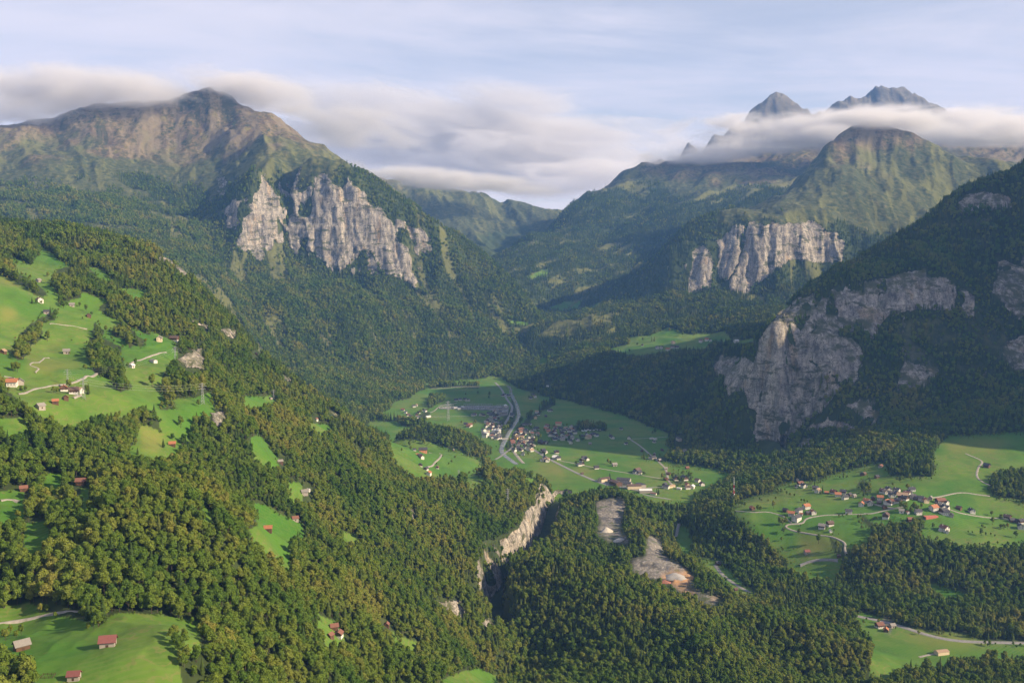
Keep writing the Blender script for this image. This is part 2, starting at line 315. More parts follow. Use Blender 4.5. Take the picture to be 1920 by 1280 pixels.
# ------------------------------------------------------------------ dense terrain grid over (sideways slope t, forward metres Y)
tf = np.linspace(-0.60, 0.60, 901)
tl = -0.60 - np.cumsum(np.linspace(0.004, 0.05, 14))[::-1]
tr = 0.60 + np.cumsum(np.linspace(0.004, 0.06, 30))
TG = np.r_[tl, tf, tr]
YG = np.exp(np.linspace(math.log(230.0), math.log(12500.0), 1320))
NT, NY = len(TG), len(YG)
TT, YY = np.meshgrid(TG, YG, indexing='ij')
XX = TT * YY
GORGE = np.array([(128, 2400), (108, 2290), (82, 2130), (60, 1960), (38, 1860), (2, 1760), (-24, 1680), (-31, 1600), (-27, 1530), (-8, 1470)], float)
def polydist(x, y, pl):
    d = np.full(x.shape, 1e9); 
    for (ax, ay), (bx, by) in zip(pl[:-1], pl[1:]):
        vx, vy = bx - ax, by - ay
        t = np.clip(((x - ax) * vx + (y - ay) * vy) / (vx * vx + vy * vy), 0, 1)
        d = np.minimum(d, np.hypot(x - ax - t * vx, y - ay - t * vy))
    return d
def base_floor(x, y):
    z = -22 + 22 * sstep(y, 1950, 2450)
    z = z + np.maximum(y - 4700, 0) * 0.145
    z = z + 1.2 * fbm(x, y, 260, 3, 5)
    return z
ZD = base_floor(XX, YY).astype(np.float32)
ID = np.zeros((NT, NY), np.int8)
for k, pc in enumerate(PIECES):
    x0, x1, y0, y1 = pc['bb']
    m = (XX > x0) & (XX < x1) & (YY > y0) & (YY < y1)
    xs, ys = XX[m], YY[m]
    z = eval_piece(pc, xs, ys)
    zc = z - base_floor(xs, ys)
    if pc['amp']:
        g = fbm(xs, ys, pc['wl'], 6, 40 + k, 0.52, ridged=True)
        a = pc['amp'] * np.clip(zc / 60.0, 0, 1)
        z = z + a * (g - 0.25)
    if pc['gully']:
        fx, fy = pc['fall']; l = math.hypot(fx, fy); fx /= l; fy /= l
        wob = fbm(xs, ys, 500, 3, 60 + k) * 120
        sc = (xs * -fy + ys * fx) + wob; fc = (xs * fx + ys * fy)
        gl = 0.6 * fbm(sc, fc * 0.25, pc['wl'] * 1.3, 3, 80 + k, 0.5, ridged=True) + 0.55 * fbm(sc, fc * 0.2, pc['wl'] * 0.42, 4, 90 + k, 0.5, ridged=True)
        z = z + pc['gully'] * np.clip(zc / 150.0, 0, 1) * (gl - 0.3)
    cur = ZD[m]; up = z > cur
    cur[up] = z[up]; ZD[m] = cur
    ci = ID[m]; ci[up] = k + 1; ID[m] = ci
# the river gorge cut between the two wooded hills
m = (XX > -120) & (XX < 420) & (YY > 1000) & (YY < 2450)
gd = polydist(XX[m], YY[m], GORGE) + 9 * fbm(XX[m], YY[m], 55, 4, 71, 0.6)
fl = -24 + 10 * sstep(YY[m], 1900, 2400)
cut = fl + np.maximum(gd - (12 + 7 * sstep(YY[m], 1780, 1950)), 0) * 6.0
ZD[m] = np.minimum(ZD[m], cut)
# quarry benches: two stepped faces above, a pit with a back wall below
def quarry(x0, x1, y0, y1, lv):
    m = (XX > x0 - 30) & (XX < x1 + 30) & (YY > y0 - 30) & (YY < y1 + 30)
    x, y = XX[m], YY[m]
    wob = 5 * fbm(x, y, 30, 3, 77)
    ins = np.minimum.reduce([x - x0, x1 - x, y - y0, y1 - y]) + wob
    z = np.full(x.shape, lv[0])
    for yy, dz in lv[1]: z = z + dz * sstep(y + wob + (x - (x0 + x1) / 2) * .12, yy, yy + 7)
    z = z + 1.5 * fbm(x, y, 22, 3, 78) + np.maximum(-ins, 0) * 2.2
    ZD[m] = np.minimum(ZD[m], np.where(ins > -28, z, 1e9))
quarry(174, 240, 1935, 2140, (20.0, ((2036, 18.0), (2088, 20.0))))
quarry(212, 312, 1610, 1775, (10.0, ((1668, 10.0), (1715, 16.0))))
def grid_interp(G, x, y):
    t = np.asarray(x, float) / np.asarray(y, float)
    a = np.interp(t, TG, np.arange(NT)); b = np.interp(np.log(np.maximum(y, 231.0)), np.log(YG), np.arange(NY))
    i = np.clip(a.astype(int), 0, NT - 2); j = np.clip(b.astype(int), 0, NY - 2); fa = a - i; fb = b - j
    return (G[i, j] * (1 - fa) + G[i + 1, j] * fa) * (1 - fb) + (G[i, j + 1] * (1 - fa) + G[i + 1, j + 1] * fa) * fb
def ground(x, y): return grid_interp(ZD, x, y)
def hit(px, py):
    """where the line of sight through a pixel meets the terrain"""
    t, s = ray(px, py)
    a = np.interp(t, TG, np.arange(NT)); i = int(min(max(a, 0), NT - 2)); f = a - i
    prof = ZD[i] * (1 - f) + ZD[i + 1] * f
    d = prof - (CAM_Z + s * YG)
    j = np.argmax(d > 0)
    if d[j] <= 0: return None
    if j == 0: Y = YG[0]
    else: Y = YG[j - 1] + (YG[j] - YG[j - 1]) * (-d[j - 1]) / (d[j] - d[j - 1])
    return (float(t * Y), float(Y), float(CAM_Z + s * Y))
print('dense grid', round(time.time() - T0, 1))
# ------------------------------------------------------------------ adaptive terrain vertices: spend them on slopes, not on flats
ELEV = (ZD - CAM_Z) / YY
run = np.maximum.accumulate(ELEV, axis=1)
VIS = (ELEV >= run - 0.004)
dY = np.diff(YG)[None, :]; dZ = np.diff(ZD, axis=1)
met = np.sqrt((dY * 0.22) ** 2 + dZ ** 2) / YG[None, 1:]
met = met * np.where(VIS[:, 1:], 1.0, 0.12) + 2e-5
ker = np.ones(9) / 9
pad = np.pad(met, ((4, 4), (0, 0)), mode='edge')
met = sum(pad[i:i + NT] for i in range(9)) / 9
cdf = np.cumsum(met, axis=1); cdf = np.c_[np.zeros(NT), cdf]; cdf /= cdf[:, -1:]
NK = 820
u = np.linspace(0, 1, NK)
VY = np.empty((NT, NK)); VZ = np.empty((NT, NK)); VID = np.empty((NT, NK), np.int8)
for i in range(NT):
    j = np.interp(u, cdf[i], np.arange(NY))
    VY[i] = np.interp(j, np.arange(NY), YG); VZ[i] = np.interp(j, np.arange(NY), ZD[i]); VID[i] = ID[i, np.round(j).astype(int)]
VX = TG[:, None] * VY
# surface normals
def normals(x, y, z):
    p = np.stack([x, y, z], -1)
    a = np.gradient(p, axis=0); b = np.gradient(p, axis=1)
    n = np.cross(a, b); n /= np.maximum(np.linalg.norm(n, axis=-1, keepdims=True), 1e-9)
    n[n[..., 2] < 0] *= -1
    return n
NRM = normals(VX, VY, VZ)
PX, PY = project(VX, VY, VZ)
VY0 = VY.copy()
# ------------------------------------------------------------------ land cover painted as map attributes
K = {n: i for i, n in enumerate(['valley_floor'] + [p['name'] for p in PIECES])}
def isid(*n): return np.isin(VID, [K[k] for k in n])
JX = PX + 5 * fbm(VX, VY, 60, 4, 200) * np.clip(2500 / VY, 0.5, 2); JY = PY + 4 * fbm(VX, VY, 60, 4, 210) * np.clip(2500 / VY, 0.5, 2)
def area(polys, ids, jx=None, jy=None):
    m = np.zeros(VX.shape, bool); ok = isid(*ids)
    for p in polys: m |= inpoly(JX if jx is None else jx, JY if jy is None else jy, p)
    return m & ok
HILL = ('hillside', 'wooded_hill', 'plateau', 'wooded_knoll', 'valley_floor')
MEADOWS = [
 [(-40, 1140), (0, 1135), (60, 1127), (100, 1150), (170, 1166), (215, 1149), (300, 1152), (372, 1168), (378, 1190), (330, 1197), (335, 1240), (347, 1290), (80, 1290), (60, 1232), (20, 1200), (-40, 1200)],
 [(25, 482), (60, 497), (80, 463), (115, 490), (135, 495), (120, 510), (100, 515), (95, 535), (112, 562), (85, 552), (60, 532), (40, 517), (22, 507)],
 [(160, 500), (185, 503), (207, 515), (205, 527), (190, 522), (165, 507)], [(222, 541), (280, 543), (265, 557), (245, 560)],
 [(-40, 505), (0, 512), (60, 546), (112, 575), (130, 565), (150, 543), (205, 566), (240, 600), (318, 635), (352, 640), (335, 655), (312, 690), (300, 720), (312, 748), (240, 764), (170, 772), (130, 792), (90, 770), (60, 752), (30, 728), (0, 706), (-40, 700)],
 [(240, 848), (270, 795), (312, 815), (342, 820), (332, 840), (300, 852), (265, 857)], [(298, 770), (330, 768), (362, 790), (358, 812), (320, 805), (300, 790)], [(325, 752), (395, 733), (402, 762), (350, 777)], [(455, 744), (512, 738), (517, 754), (490, 758), (458, 755)],
 [(470, 832), (485, 806), (507, 845), (524, 867), (495, 868), (478, 850)], [(-40, 782), (0, 783), (50, 788), (62, 800), (0, 806), (-40, 806)], [(-40, 922), (40, 924), (45, 946), (0, 972), (-40, 975)], [(52, 982), (92, 978), (88, 1015), (60, 1040), (45, 1030)], [(80, 890), (115, 888), (112, 905), (85, 905)], [(150, 915), (165, 915), (165, 935), (150, 935)],
 [(475, 945), (500, 950), (540, 975), (568, 980), (567, 1000), (540, 1012), (547, 1062), (505, 1025), (465, 995), (492, 985)], [(375, 940), (398, 955), (392, 970), (378, 965)], [(540, 905), (565, 905), (568, 930), (545, 940)], [(588, 1150), (632, 1165), (645, 1205), (615, 1195)], [(638, 988), (672, 1000), (670, 1022), (643, 1012)], [(825, 1268), (890, 1254), (934, 1265), (936, 1290), (822, 1290)], [(730, 1185), (780, 1205), (775, 1215), (735, 1200)],
 [(728, 822), (780, 824), (850, 842), (900, 858), (908, 874), (850, 892), (790, 892), (745, 868), (735, 850)], [(872, 892), (905, 888), (905, 906), (880, 910)], [(580, 790), (622, 800), (612, 814), (585, 806)], [(715, 790), (740, 790), (768, 802), (740, 806)], [(985, 893), (1010, 897), (1000, 904), (985, 902)],
 [(1375, 947), (1390, 935), (1440, 925), (1470, 905), (1540, 897), (1600, 877), (1650, 868), (1710, 890), (1750, 885), (1752, 845), (1780, 815), (1960, 810), (1960, 872), (1870, 880), (1852, 892), (1862, 930), (1960, 950), (1960, 1010), (1860, 1020), (1800, 1020), (1730, 1002), (1722, 987), (1745, 962), (1700, 972), (1640, 975), (1628, 1005), (1585, 1032), (1565, 1080), (1540, 1088), (1482, 1062), (1462, 1030), (1430, 1002), (1388, 972)],
 [(1596, 1140), (1640, 1158), (1700, 1178), (1850, 1200), (1960, 1207), (1960, 1228), (1850, 1222), (1760, 1240), (1690, 1238), (1672, 1262), (1630, 1252), (1640, 1215), (1620, 1175)], [(1270, 985), (1290, 985), (1300, 1020), (1285, 1035), (1268, 1010)], [(1310, 1040), (1350, 1050), (1400, 1100), (1420, 1110), (1380, 1105), (1330, 1065)], [(1740, 1090), (1800, 1108), (1812, 1122), (1760, 1110)]]
CLUMPS = [
 [(27, 658), (33, 630), (50, 612), (70, 600), (90, 590), (110, 583), (106, 598), (82, 606), (76, 636), (60, 647), (48, 667), (35, 672)], [(-40, 480), (15, 492), (35, 512), (55, 522), (75, 538), (90, 555), (70, 556), (55, 541), (20, 512), (-40, 496)],
 [(95, 528), (110, 505), (140, 497), (172, 505), (185, 525), (210, 550), (240, 580), (275, 612), (277, 624), (262, 620), (230, 601), (205, 592), (184, 584), (190, 572), (203, 566), (180, 553), (152, 546), (150, 556), (130, 562), (116, 562), (105, 547)],
 [(171, 622), (180, 604), (196, 620), (190, 632), (178, 632)], [(209, 622), (215, 602), (232, 605), (250, 620), (274, 640), (272, 652), (250, 650), (245, 657), (233, 640), (214, 632)],
 [(159, 658), (165, 634), (185, 634), (200, 640), (226, 650), (226, 667), (231, 690), (236, 705), (247, 727), (225, 737), (200, 707), (180, 702), (165, 682)], [(309, 694), (330, 684), (357, 690), (376, 705), (380, 737), (360, 747), (320, 754), (307, 722)], [(330, 640), (375, 640), (378, 665), (335, 668)],
 [(1660, 872), (1690, 868), (1735, 866), (1754, 876), (1750, 890), (1700, 892), (1665, 888)], [(1608, 912), (1615, 900), (1632, 903), (1635, 920), (1620, 928)], [(1500, 912), (1520, 900), (1520, 908)], [(1610, 965), (1650, 985), (1700, 975), (1730, 965), (1730, 990), (1680, 1005), (1640, 1000), (1612, 975)],
 [(170, 1150), (200, 1150), (180, 1172)], [(1555, 1005), (1600, 1030), (1585, 1055), (1570, 1040)]]
RIVERSIDE = [[(925, 800), (946, 780), (960, 760), (958, 740), (962, 740), (972, 765), (965, 790), (950, 820), (940, 850), (936, 850), (936, 815)], [(970, 800), (1000, 775), (1035, 752), (1040, 758), (1005, 780), (975, 806), (955, 845), (948, 845), (960, 815)],
 [(1245, 825), (1270, 822), (1290, 832), (1285, 842), (1260, 838)], [(1255, 895), (1290, 890), (1295, 903), (1265, 905)], [(805, 722), (900, 722), (900, 727), (805, 728)], [(700, 780), (760, 790), (800, 790), (800, 800), (740, 800)], [(800, 768), (805, 745), (835, 748), (830, 752)], [(1075, 798), (1135, 800), (1137, 806), (1075, 806)], [(765, 790), (800, 770), (808, 775), (790, 792)]]
SHOULDER_MEADOW = [[(1140, 655), (1180, 645), (1180, 630), (1220, 628), (1255, 613), (1290, 628), (1330, 625), (1360, 620), (1372, 638), (1330, 645), (1320, 655), (1290, 655), (1240, 660), (1200, 668)], [(1375, 640), (1415, 633), (1412, 640), (1385, 646)], [(1025, 578), (1060, 565), (1092, 564), (1085, 580), (1040, 585)], [(1095, 580), (1130, 565), (1115, 585)], [(985, 520), (1015, 507), (1034, 502), (1025, 514), (1000, 522)], [(950, 600), (990, 603), (990, 610), (955, 608)], [(1010, 670), (1025, 668), (1025, 682), (1012, 682)]]
ROCKS = [
 [(495, 323), (503, 345), (508, 382), (518, 432), (507, 472), (488, 494), (470, 480), (444, 460), (454, 412), (478, 392), (486, 352)], [(590, 335), (605, 320), (632, 342), (645, 350), (652, 400), (656, 440), (655, 494), (640, 500), (618, 494), (600, 478), (588, 437), (588, 392)], [(645, 348), (677, 357), (697, 387), (737, 407), (742, 432), (752, 472), (768, 507), (787, 534), (740, 528), (718, 508), (698, 472), (672, 450), (656, 440)], [(660, 500), (668, 515), (655, 512)], [(690, 470), (712, 500), (712, 522), (690, 500)], [(758, 410), (798, 432), (798, 460), (775, 452)], [(411, 325), (420, 327), (424, 367), (408, 365)], [(345, 440), (375, 428), (370, 438)],
 [(1300, 470), (1320, 460), (1340, 500), (1330, 545), (1290, 545)], [(1345, 450), (1375, 440), (1392, 470), (1365, 530), (1350, 520)], [(1405, 422), (1440, 420), (1485, 420), (1525, 409), (1560, 438), (1582, 450), (1577, 492), (1550, 497), (1490, 482), (1460, 502), (1430, 522), (1400, 552), (1370, 557), (1368, 530), (1392, 480)],
 [(1434, 624), (1441, 608), (1466, 579), (1476, 575), (1479, 588), (1470, 630), (1470, 675), (1471, 717), (1477, 772), (1474, 840), (1430, 848), (1416, 820), (1419, 785), (1428, 740), (1427, 656)], [(1473, 665), (1495, 668), (1553, 688), (1579, 723), (1540, 768), (1492, 808), (1476, 840)],
 [(1479, 583), (1490, 600), (1505, 628), (1518, 631), (1557, 628), (1594, 635), (1616, 662), (1600, 700), (1579, 715), (1555, 690), (1531, 677), (1495, 661)], [(1500, 556), (1520, 560), (1522, 578), (1504, 574)],
 [(1564, 556), (1579, 545), (1611, 548), (1634, 564), (1676, 545), (1698, 525), (1730, 516), (1772, 516), (1800, 534), (1829, 556), (1829, 606), (1795, 584), (1772, 587), (1730, 578), (1692, 587), (1663, 597), (1646, 619), (1646, 635), (1634, 645), (1613, 616), (1584, 600), (1567, 578)],
 [(1851, 472), (1868, 476), (1868, 514), (1858, 547), (1891, 579), (1940, 563), (1940, 510), (1891, 488)], [(1793, 370), (1850, 353), (1892, 370), (1902, 392), (1798, 400)], [(1584, 757), (1615, 754), (1650, 775), (1646, 788), (1611, 774)], [(1573, 786), (1608, 807), (1589, 817), (1537, 826), (1488, 844), (1518, 798)], [(1870, 650), (1940, 620), (1940, 695), (1900, 690)],
 [(1334, 668), (1351, 664), (1370, 670), (1376, 667), (1424, 682), (1424, 778), (1405, 761), (1399, 735), (1376, 738), (1367, 752), (1355, 719), (1339, 706)],
 [(272, 484), (310, 484), (342, 500), (362, 522), (350, 528), (325, 516)], [(329, 676), (345, 660), (378, 650), (380, 692), (350, 694)], [(412, 614), (442, 616), (442, 637), (425, 632)], [(352, 604), (388, 610), (388, 620)], [(527, 698), (548, 710), (540, 715)], [(608, 763), (637, 775), (632, 788)], [(391, 770), (420, 764), (417, 797), (393, 797)], [(666, 828), (682, 840), (676, 857)], [(766, 948), (780, 955), (776, 972)], [(798, 1128), (872, 1123), (872, 1152), (805, 1152)], [(868, 1088), (932, 1093), (925, 1127), (880, 1132)], [(888, 1158), (932, 1163), (925, 1182)], [(963, 983), (982, 978), (980, 1012), (966, 1017)], [(938, 1008), (967, 1003), (972, 1042), (943, 1052)],
 [(1780, 1168), (1830, 1160), (1890, 1165), (1900, 1190), (1850, 1196), (1790, 1186)]]
BARE = [[(1118, 985), (1135, 980), (1165, 990), (1165, 1003), (1140, 1012), (1120, 1000)], [(1122, 935), (1165, 935), (1170, 955), (1165, 985), (1125, 980), (1118, 955)], [(1150, 1004), (1178, 1008), (1172, 1018), (1155, 1015)], [(1180, 1050), (1210, 1042), (1215, 1000), (1240, 1010), (1245, 1040), (1285, 1065), (1300, 1078), (1300, 1095), (1270, 1095), (1215, 1080), (1190, 1068)], [(1260, 1090), (1290, 1100), (1330, 1115), (1358, 1122), (1352, 1128), (1335, 1132), (1300, 1118), (1265, 1100)], [(1660, 1160), (1680, 1165), (1672, 1185), (1650, 1175)]]
ORANGE = [[(1240, 1078), (1290, 1068), (1303, 1080), (1295, 1095), (1260, 1095)], [(1262, 1092), (1300, 1104), (1310, 1118), (1270, 1103)], [(1330, 1118), (1358, 1120), (1352, 1126), (1335, 1124)]]
YELLOW = [[(1072, 875), (1095, 873), (1132, 895), (1105, 900), (1085, 885)], [(1000, 865), (1050, 870), (1060, 895), (1020, 885)], [(1208, 880), (1250, 880), (1250, 890), (1215, 892)], [(1440, 925), (1470, 925), (1480, 945), (1430, 945), (1400, 942)], [(1500, 1000), (1560, 1005), (1585, 1015), (1570, 1030), (1520, 1045), (1490, 1020)], [(0, 575), (35, 580), (30, 600), (0, 605)], [(0, 515), (40, 535), (20, 540), (0, 530)], [(60, 655), (110, 640), (150, 690), (90, 700), (50, 690)], [(270, 795), (312, 815), (300, 850), (260, 852)], [(1770, 830), (1820, 820), (1900, 830), (1850, 850), (1780, 850)], [(985, 740), (1010, 735), (1005, 760), (985, 760)], [(1070, 836), (1105, 835), (1107, 845), (1072, 845)], [(820, 752), (900, 758), (890, 762), (820, 758)], [(1690, 1182), (1750, 1186), (1850, 1202), (1860, 1212), (1800, 1216), (1750, 1212), (1700, 1195)]]
meadow = area(MEADOWS, HILL) & ~area(CLUMPS, HILL)
for up in (5.0, 11.0):                       # grass also where only crowns could hide the pasture
    UX, UY = project(VX, VY, VZ + up)
    meadow |= area(MEADOWS, HILL, UX, UY) & ~area(CLUMPS, HILL, UX, UY) & ~area(CLUMPS, HILL)
floor = isid('valley_floor') & (VY > 2250) & (VY < 4750)
trees_valley = area(RIVERSIDE, ('valley_floor', 'hillside', 'cliff_mountain'))
meadow |= floor & ~trees_valley
meadow |= area(SHOULDER_MEADOW, ('wooded_shoulder', 'ridge_mountain', 'long_mountain', 'valley_floor', 'cliff_mountain'))
ALLP = tuple(K)
bare = area(BARE, HILL); orange = area(ORANGE, HILL); yellow = area(YELLOW, HILL)
rn = fbm(VX, VY + VZ * 0.6, 90, 5, 300)
slope = NRM[..., 2]
big = isid('rock_mountain', 'cliff_mountain', 'ridge_mountain', 'long_mountain', 'wooded_shoulder', 'far_peak', 'far_mountain')
CS = np.zeros(VX.shape); FC = np.zeros(VX.shape)                      # coordinate along the contour, for buttresses and gullies
for pc in PIECES:
    fx, fy = pc['fall'] or (.6, -.8); l = math.hypot(fx, fy); mm = VID == K[pc['name']]
    CS[mm] = (VX[mm] * -fy + VY[mm] * fx) / l; FC[mm] = (VX[mm] * fx + VY[mm] * fy) / l
hs = np.clip(VY / 4200, 0.3, 1.25)           # relief scale follows the size of the walls
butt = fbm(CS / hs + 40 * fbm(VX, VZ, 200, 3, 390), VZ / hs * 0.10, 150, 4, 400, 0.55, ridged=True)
rj = np.clip(5200 / VY, 1, 1.25)
rockp = area(ROCKS, ALLP, PX + 9 * fbm(VX, VY + VZ, 120, 5, 440, .6) / rj, PY + 14 * fbm(VX, VY + VZ, 120, 5, 450, .6) / rj)
rock = np.where(rockp, sstep(np.where(isid('rock_mountain', 'wooded_shoulder'), 0.98, 0.84) - slope + rn * 0.24 + (butt - 0.1) * 0.36, 0.0, 0.16), 0)
rock = np.maximum(rock, sstep(np.where(big, np.where(isid('cliff_mountain') & (PX > 400) & (PX < 810) & (PY > 300) & (PY < 540), 0.37, 0.30), 0.46) - slope + rn * 0.14 + (butt - .2) * .15, 0.0, 0.12))
wall = isid('rock_mountain', 'wooded_shoulder') & inpoly(JX, JY, [(1418, 640), (1480, 565), (1560, 540), (1700, 512), (1860, 470), (1940, 480), (1940, 710), (1790, 720), (1660, 735), (1640, 800), (1600, 830), (1420, 855)])
bits = fbm(CS, VZ * 0.45, 85, 5, 460, 0.6) + 0.45 * (butt - 0.2) + 0.35 * rn
rock = np.where(wall, np.maximum(rock * sstep(bits, -0.80, -0.50), sstep(bits, 0.05, 0.24) * 0.85), rock)
gor = polydist(VX, VY, GORGE)
rock = np.maximum(rock, ((gor < 60) & (VY > 1820) & (VY < 2420)) * sstep(0.72 - slope + rn * .2, 0, 0.15))
rock = np.where((gor < 60) & (VY < 1820) & (VY > 1400) & ~rockp, rock * sstep(rn, 0.0, 0.3), rock)
# alpine zone: above the tree line, by mountain
tree_top = np.zeros(VX.shape); 
for n, h in (('cliff_mountain', 985), ('ridge_mountain', 800), ('long_mountain', 1180), ('far_mountain', 800), ('far_peak', 200), ('rock_mountain', 1500), ('wooded_shoulder', 1500)):
    tree_top[isid(n)] = h
streak = fbm(CS + 60 * fbm(VX, VY, 300, 3, 470), FC * 0.13, 110, 4, 480, 0.6, ridged=True)   # avalanche tracks and scree runs down the fall line
an = fbm(VX, VY, 420, 5, 320); an2 = fbm(VX, VY, 130, 4, 330)
alpine = np.where(tree_top > 0, sstep(VZ - tree_top + an * 260 + an2 * 130, -40, 60), 0)
lp = isid('cliff_mountain') & (PX < 420)
alpine = np.where(lp, np.maximum(alpine, sstep(an2 * 1.0 + an * 0.9 - 0.15 + (VZ - 950) / 1100, 0, 0.2)), alpine)
alpine = np.maximum(alpine, np.where(isid('cliff_mountain', 'ridge_mountain', 'long_mountain') & (VZ > 180), sstep(streak + an * .5, 0.52, 0.66) * 0.9, 0))
glade = isid('rock_mountain') & inpoly(JX, JY, [(1690, 445), (1760, 415), (1860, 410), (1880, 450), (1760, 470)])
alpine = np.maximum(alpine, glade * sstep(an2, -0.1, 0.2) * 0.8)
grassrock = isid('rock_mountain') & (inpoly(JX, JY, [(1473, 672), (1553, 690), (1579, 725), (1540, 770), (1492, 812), (1478, 838)]) | inpoly(JX, JY, [(1680, 600), (1880, 590), (1900, 690), (1780, 700), (1700, 680)]))
alpine = np.maximum(alpine, grassrock * sstep(an2 + rn, -0.1, 0.3) * 0.7)
rock = np.where(grassrock, rock * 0.55, rock)
forest = np.where(isid('valley_floor'), 0.0, 1.0)
forest = np.where(trees_valley, 1.0, forest)
forest = forest * (1 - alpine) * (1 - np.clip(rock * 1.6, 0, 1)) * ~meadow * ~bare
forest = np.where(isid('far_mountain', 'far_peak'), 0, forest)
forest = np.where(gor < 17, 0, forest)
forest = np.where(isid('valley_floor') & (VY > 4700), (1 - meadow), forest)
forest = np.where(isid('valley_floor') & (VY < 2250) & ~meadow & ~bare, 1.0, forest)
COVER = np.stack([rock, meadow * (1 - rock), alpine * (1 - rock), forest], -1).astype(np.float32)
bare = np.where(isid('far_peak'), 0.75, bare)
def soft(a, n=2):
    a = a.astype(float)
    for _ in range(n):
        p = np.pad(a, 1, mode='edge'); a = (p[:-2, 1:-1] + p[2:, 1:-1] + p[1:-1, :-2] + p[1:-1, 2:] + p[1:-1, 1:-1] * 2) / 6
    return a
yellow = soft(yellow, 14) * np.clip(0.75 + an2, 0, 1); orange = soft(orange, 3); bare = soft(bare, 2)
high = sstep(VZ - np.where(isid('long_mountain', 'far_mountain'), 1330, 1290) + an * 220 + an2 * 200, -150, 320)
TINT = np.stack([bare, yellow, high, orange], -1).astype(np.float32)
# craggy relief on the rock faces, pushed out along the surface normal: buttresses, ribs, ledges
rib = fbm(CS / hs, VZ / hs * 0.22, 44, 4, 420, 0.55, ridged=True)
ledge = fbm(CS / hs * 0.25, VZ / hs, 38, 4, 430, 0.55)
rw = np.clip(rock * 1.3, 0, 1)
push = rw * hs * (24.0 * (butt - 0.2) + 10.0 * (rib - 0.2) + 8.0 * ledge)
VX = VX + NRM[..., 0] * push; VY = VY + NRM[..., 1] * push; VZ = VZ + NRM[..., 2] * push * 0.4
print('cover', round(time.time() - T0, 1))
# ------------------------------------------------------------------ terrain objects
def make_terrain(mats):
    names = ['valley_floor'] + [p['name'] for p in PIECES]
    fid = VID[:-1, :-1]
    idx = np.arange(NT * NK).reshape(NT, NK)
    quad = np.stack([idx[:-1, :-1], idx[1:, :-1], idx[1:, 1:], idx[:-1, 1:]], -1)
    co = np.stack([VX, VY, VZ], -1).reshape(-1, 3).astype(np.float32)
    cov = COVER.reshape(-1, 4)
    tin = TINT.reshape(-1, 4)
    rel = np.stack([np.clip(streak * .5 + .5, 0, 1), np.clip(butt * .5 + .5, 0, 1), np.clip(an2 * .5 + .5, 0, 1), np.ones(streak.shape)], -1).reshape(-1, 4)
    obs = []
    for k, nm in enumerate(names):
        f = quad[fid == k]
        if not len(f): continue
        used, inv = np.unique(f.ravel(), return_inverse=True)
        me = bpy.data.meshes.new(nm)
        nf = len(f)
        me.vertices.add(len(used)); me.vertices.foreach_set('co', co[used].ravel())
        me.loops.add(nf * 4); me.loops.foreach_set('vertex_index', inv.astype(np.int32))
        me.polygons.add(nf); me.polygons.foreach_set('loop_start', np.arange(0, nf * 4, 4, dtype=np.int32))
        me.polygons.foreach_set('use_smooth', np.ones(nf, bool))
        me.update(calc_edges=True)
        for an, arr in (('cover', cov), ('tint', tin), ('relief', rel)):
            at = me.attributes.new(an, 'FLOAT_COLOR', 'POINT')
            at.data.foreach_set('color', np.ascontiguousarray(arr[used], np.float32).ravel())
        me.materials.append(mats)
        o = bpy.data.objects.new(nm, me); COL.objects.link(o)
        o['kind'] = 'structure'
        obs.append(o)
    return obs
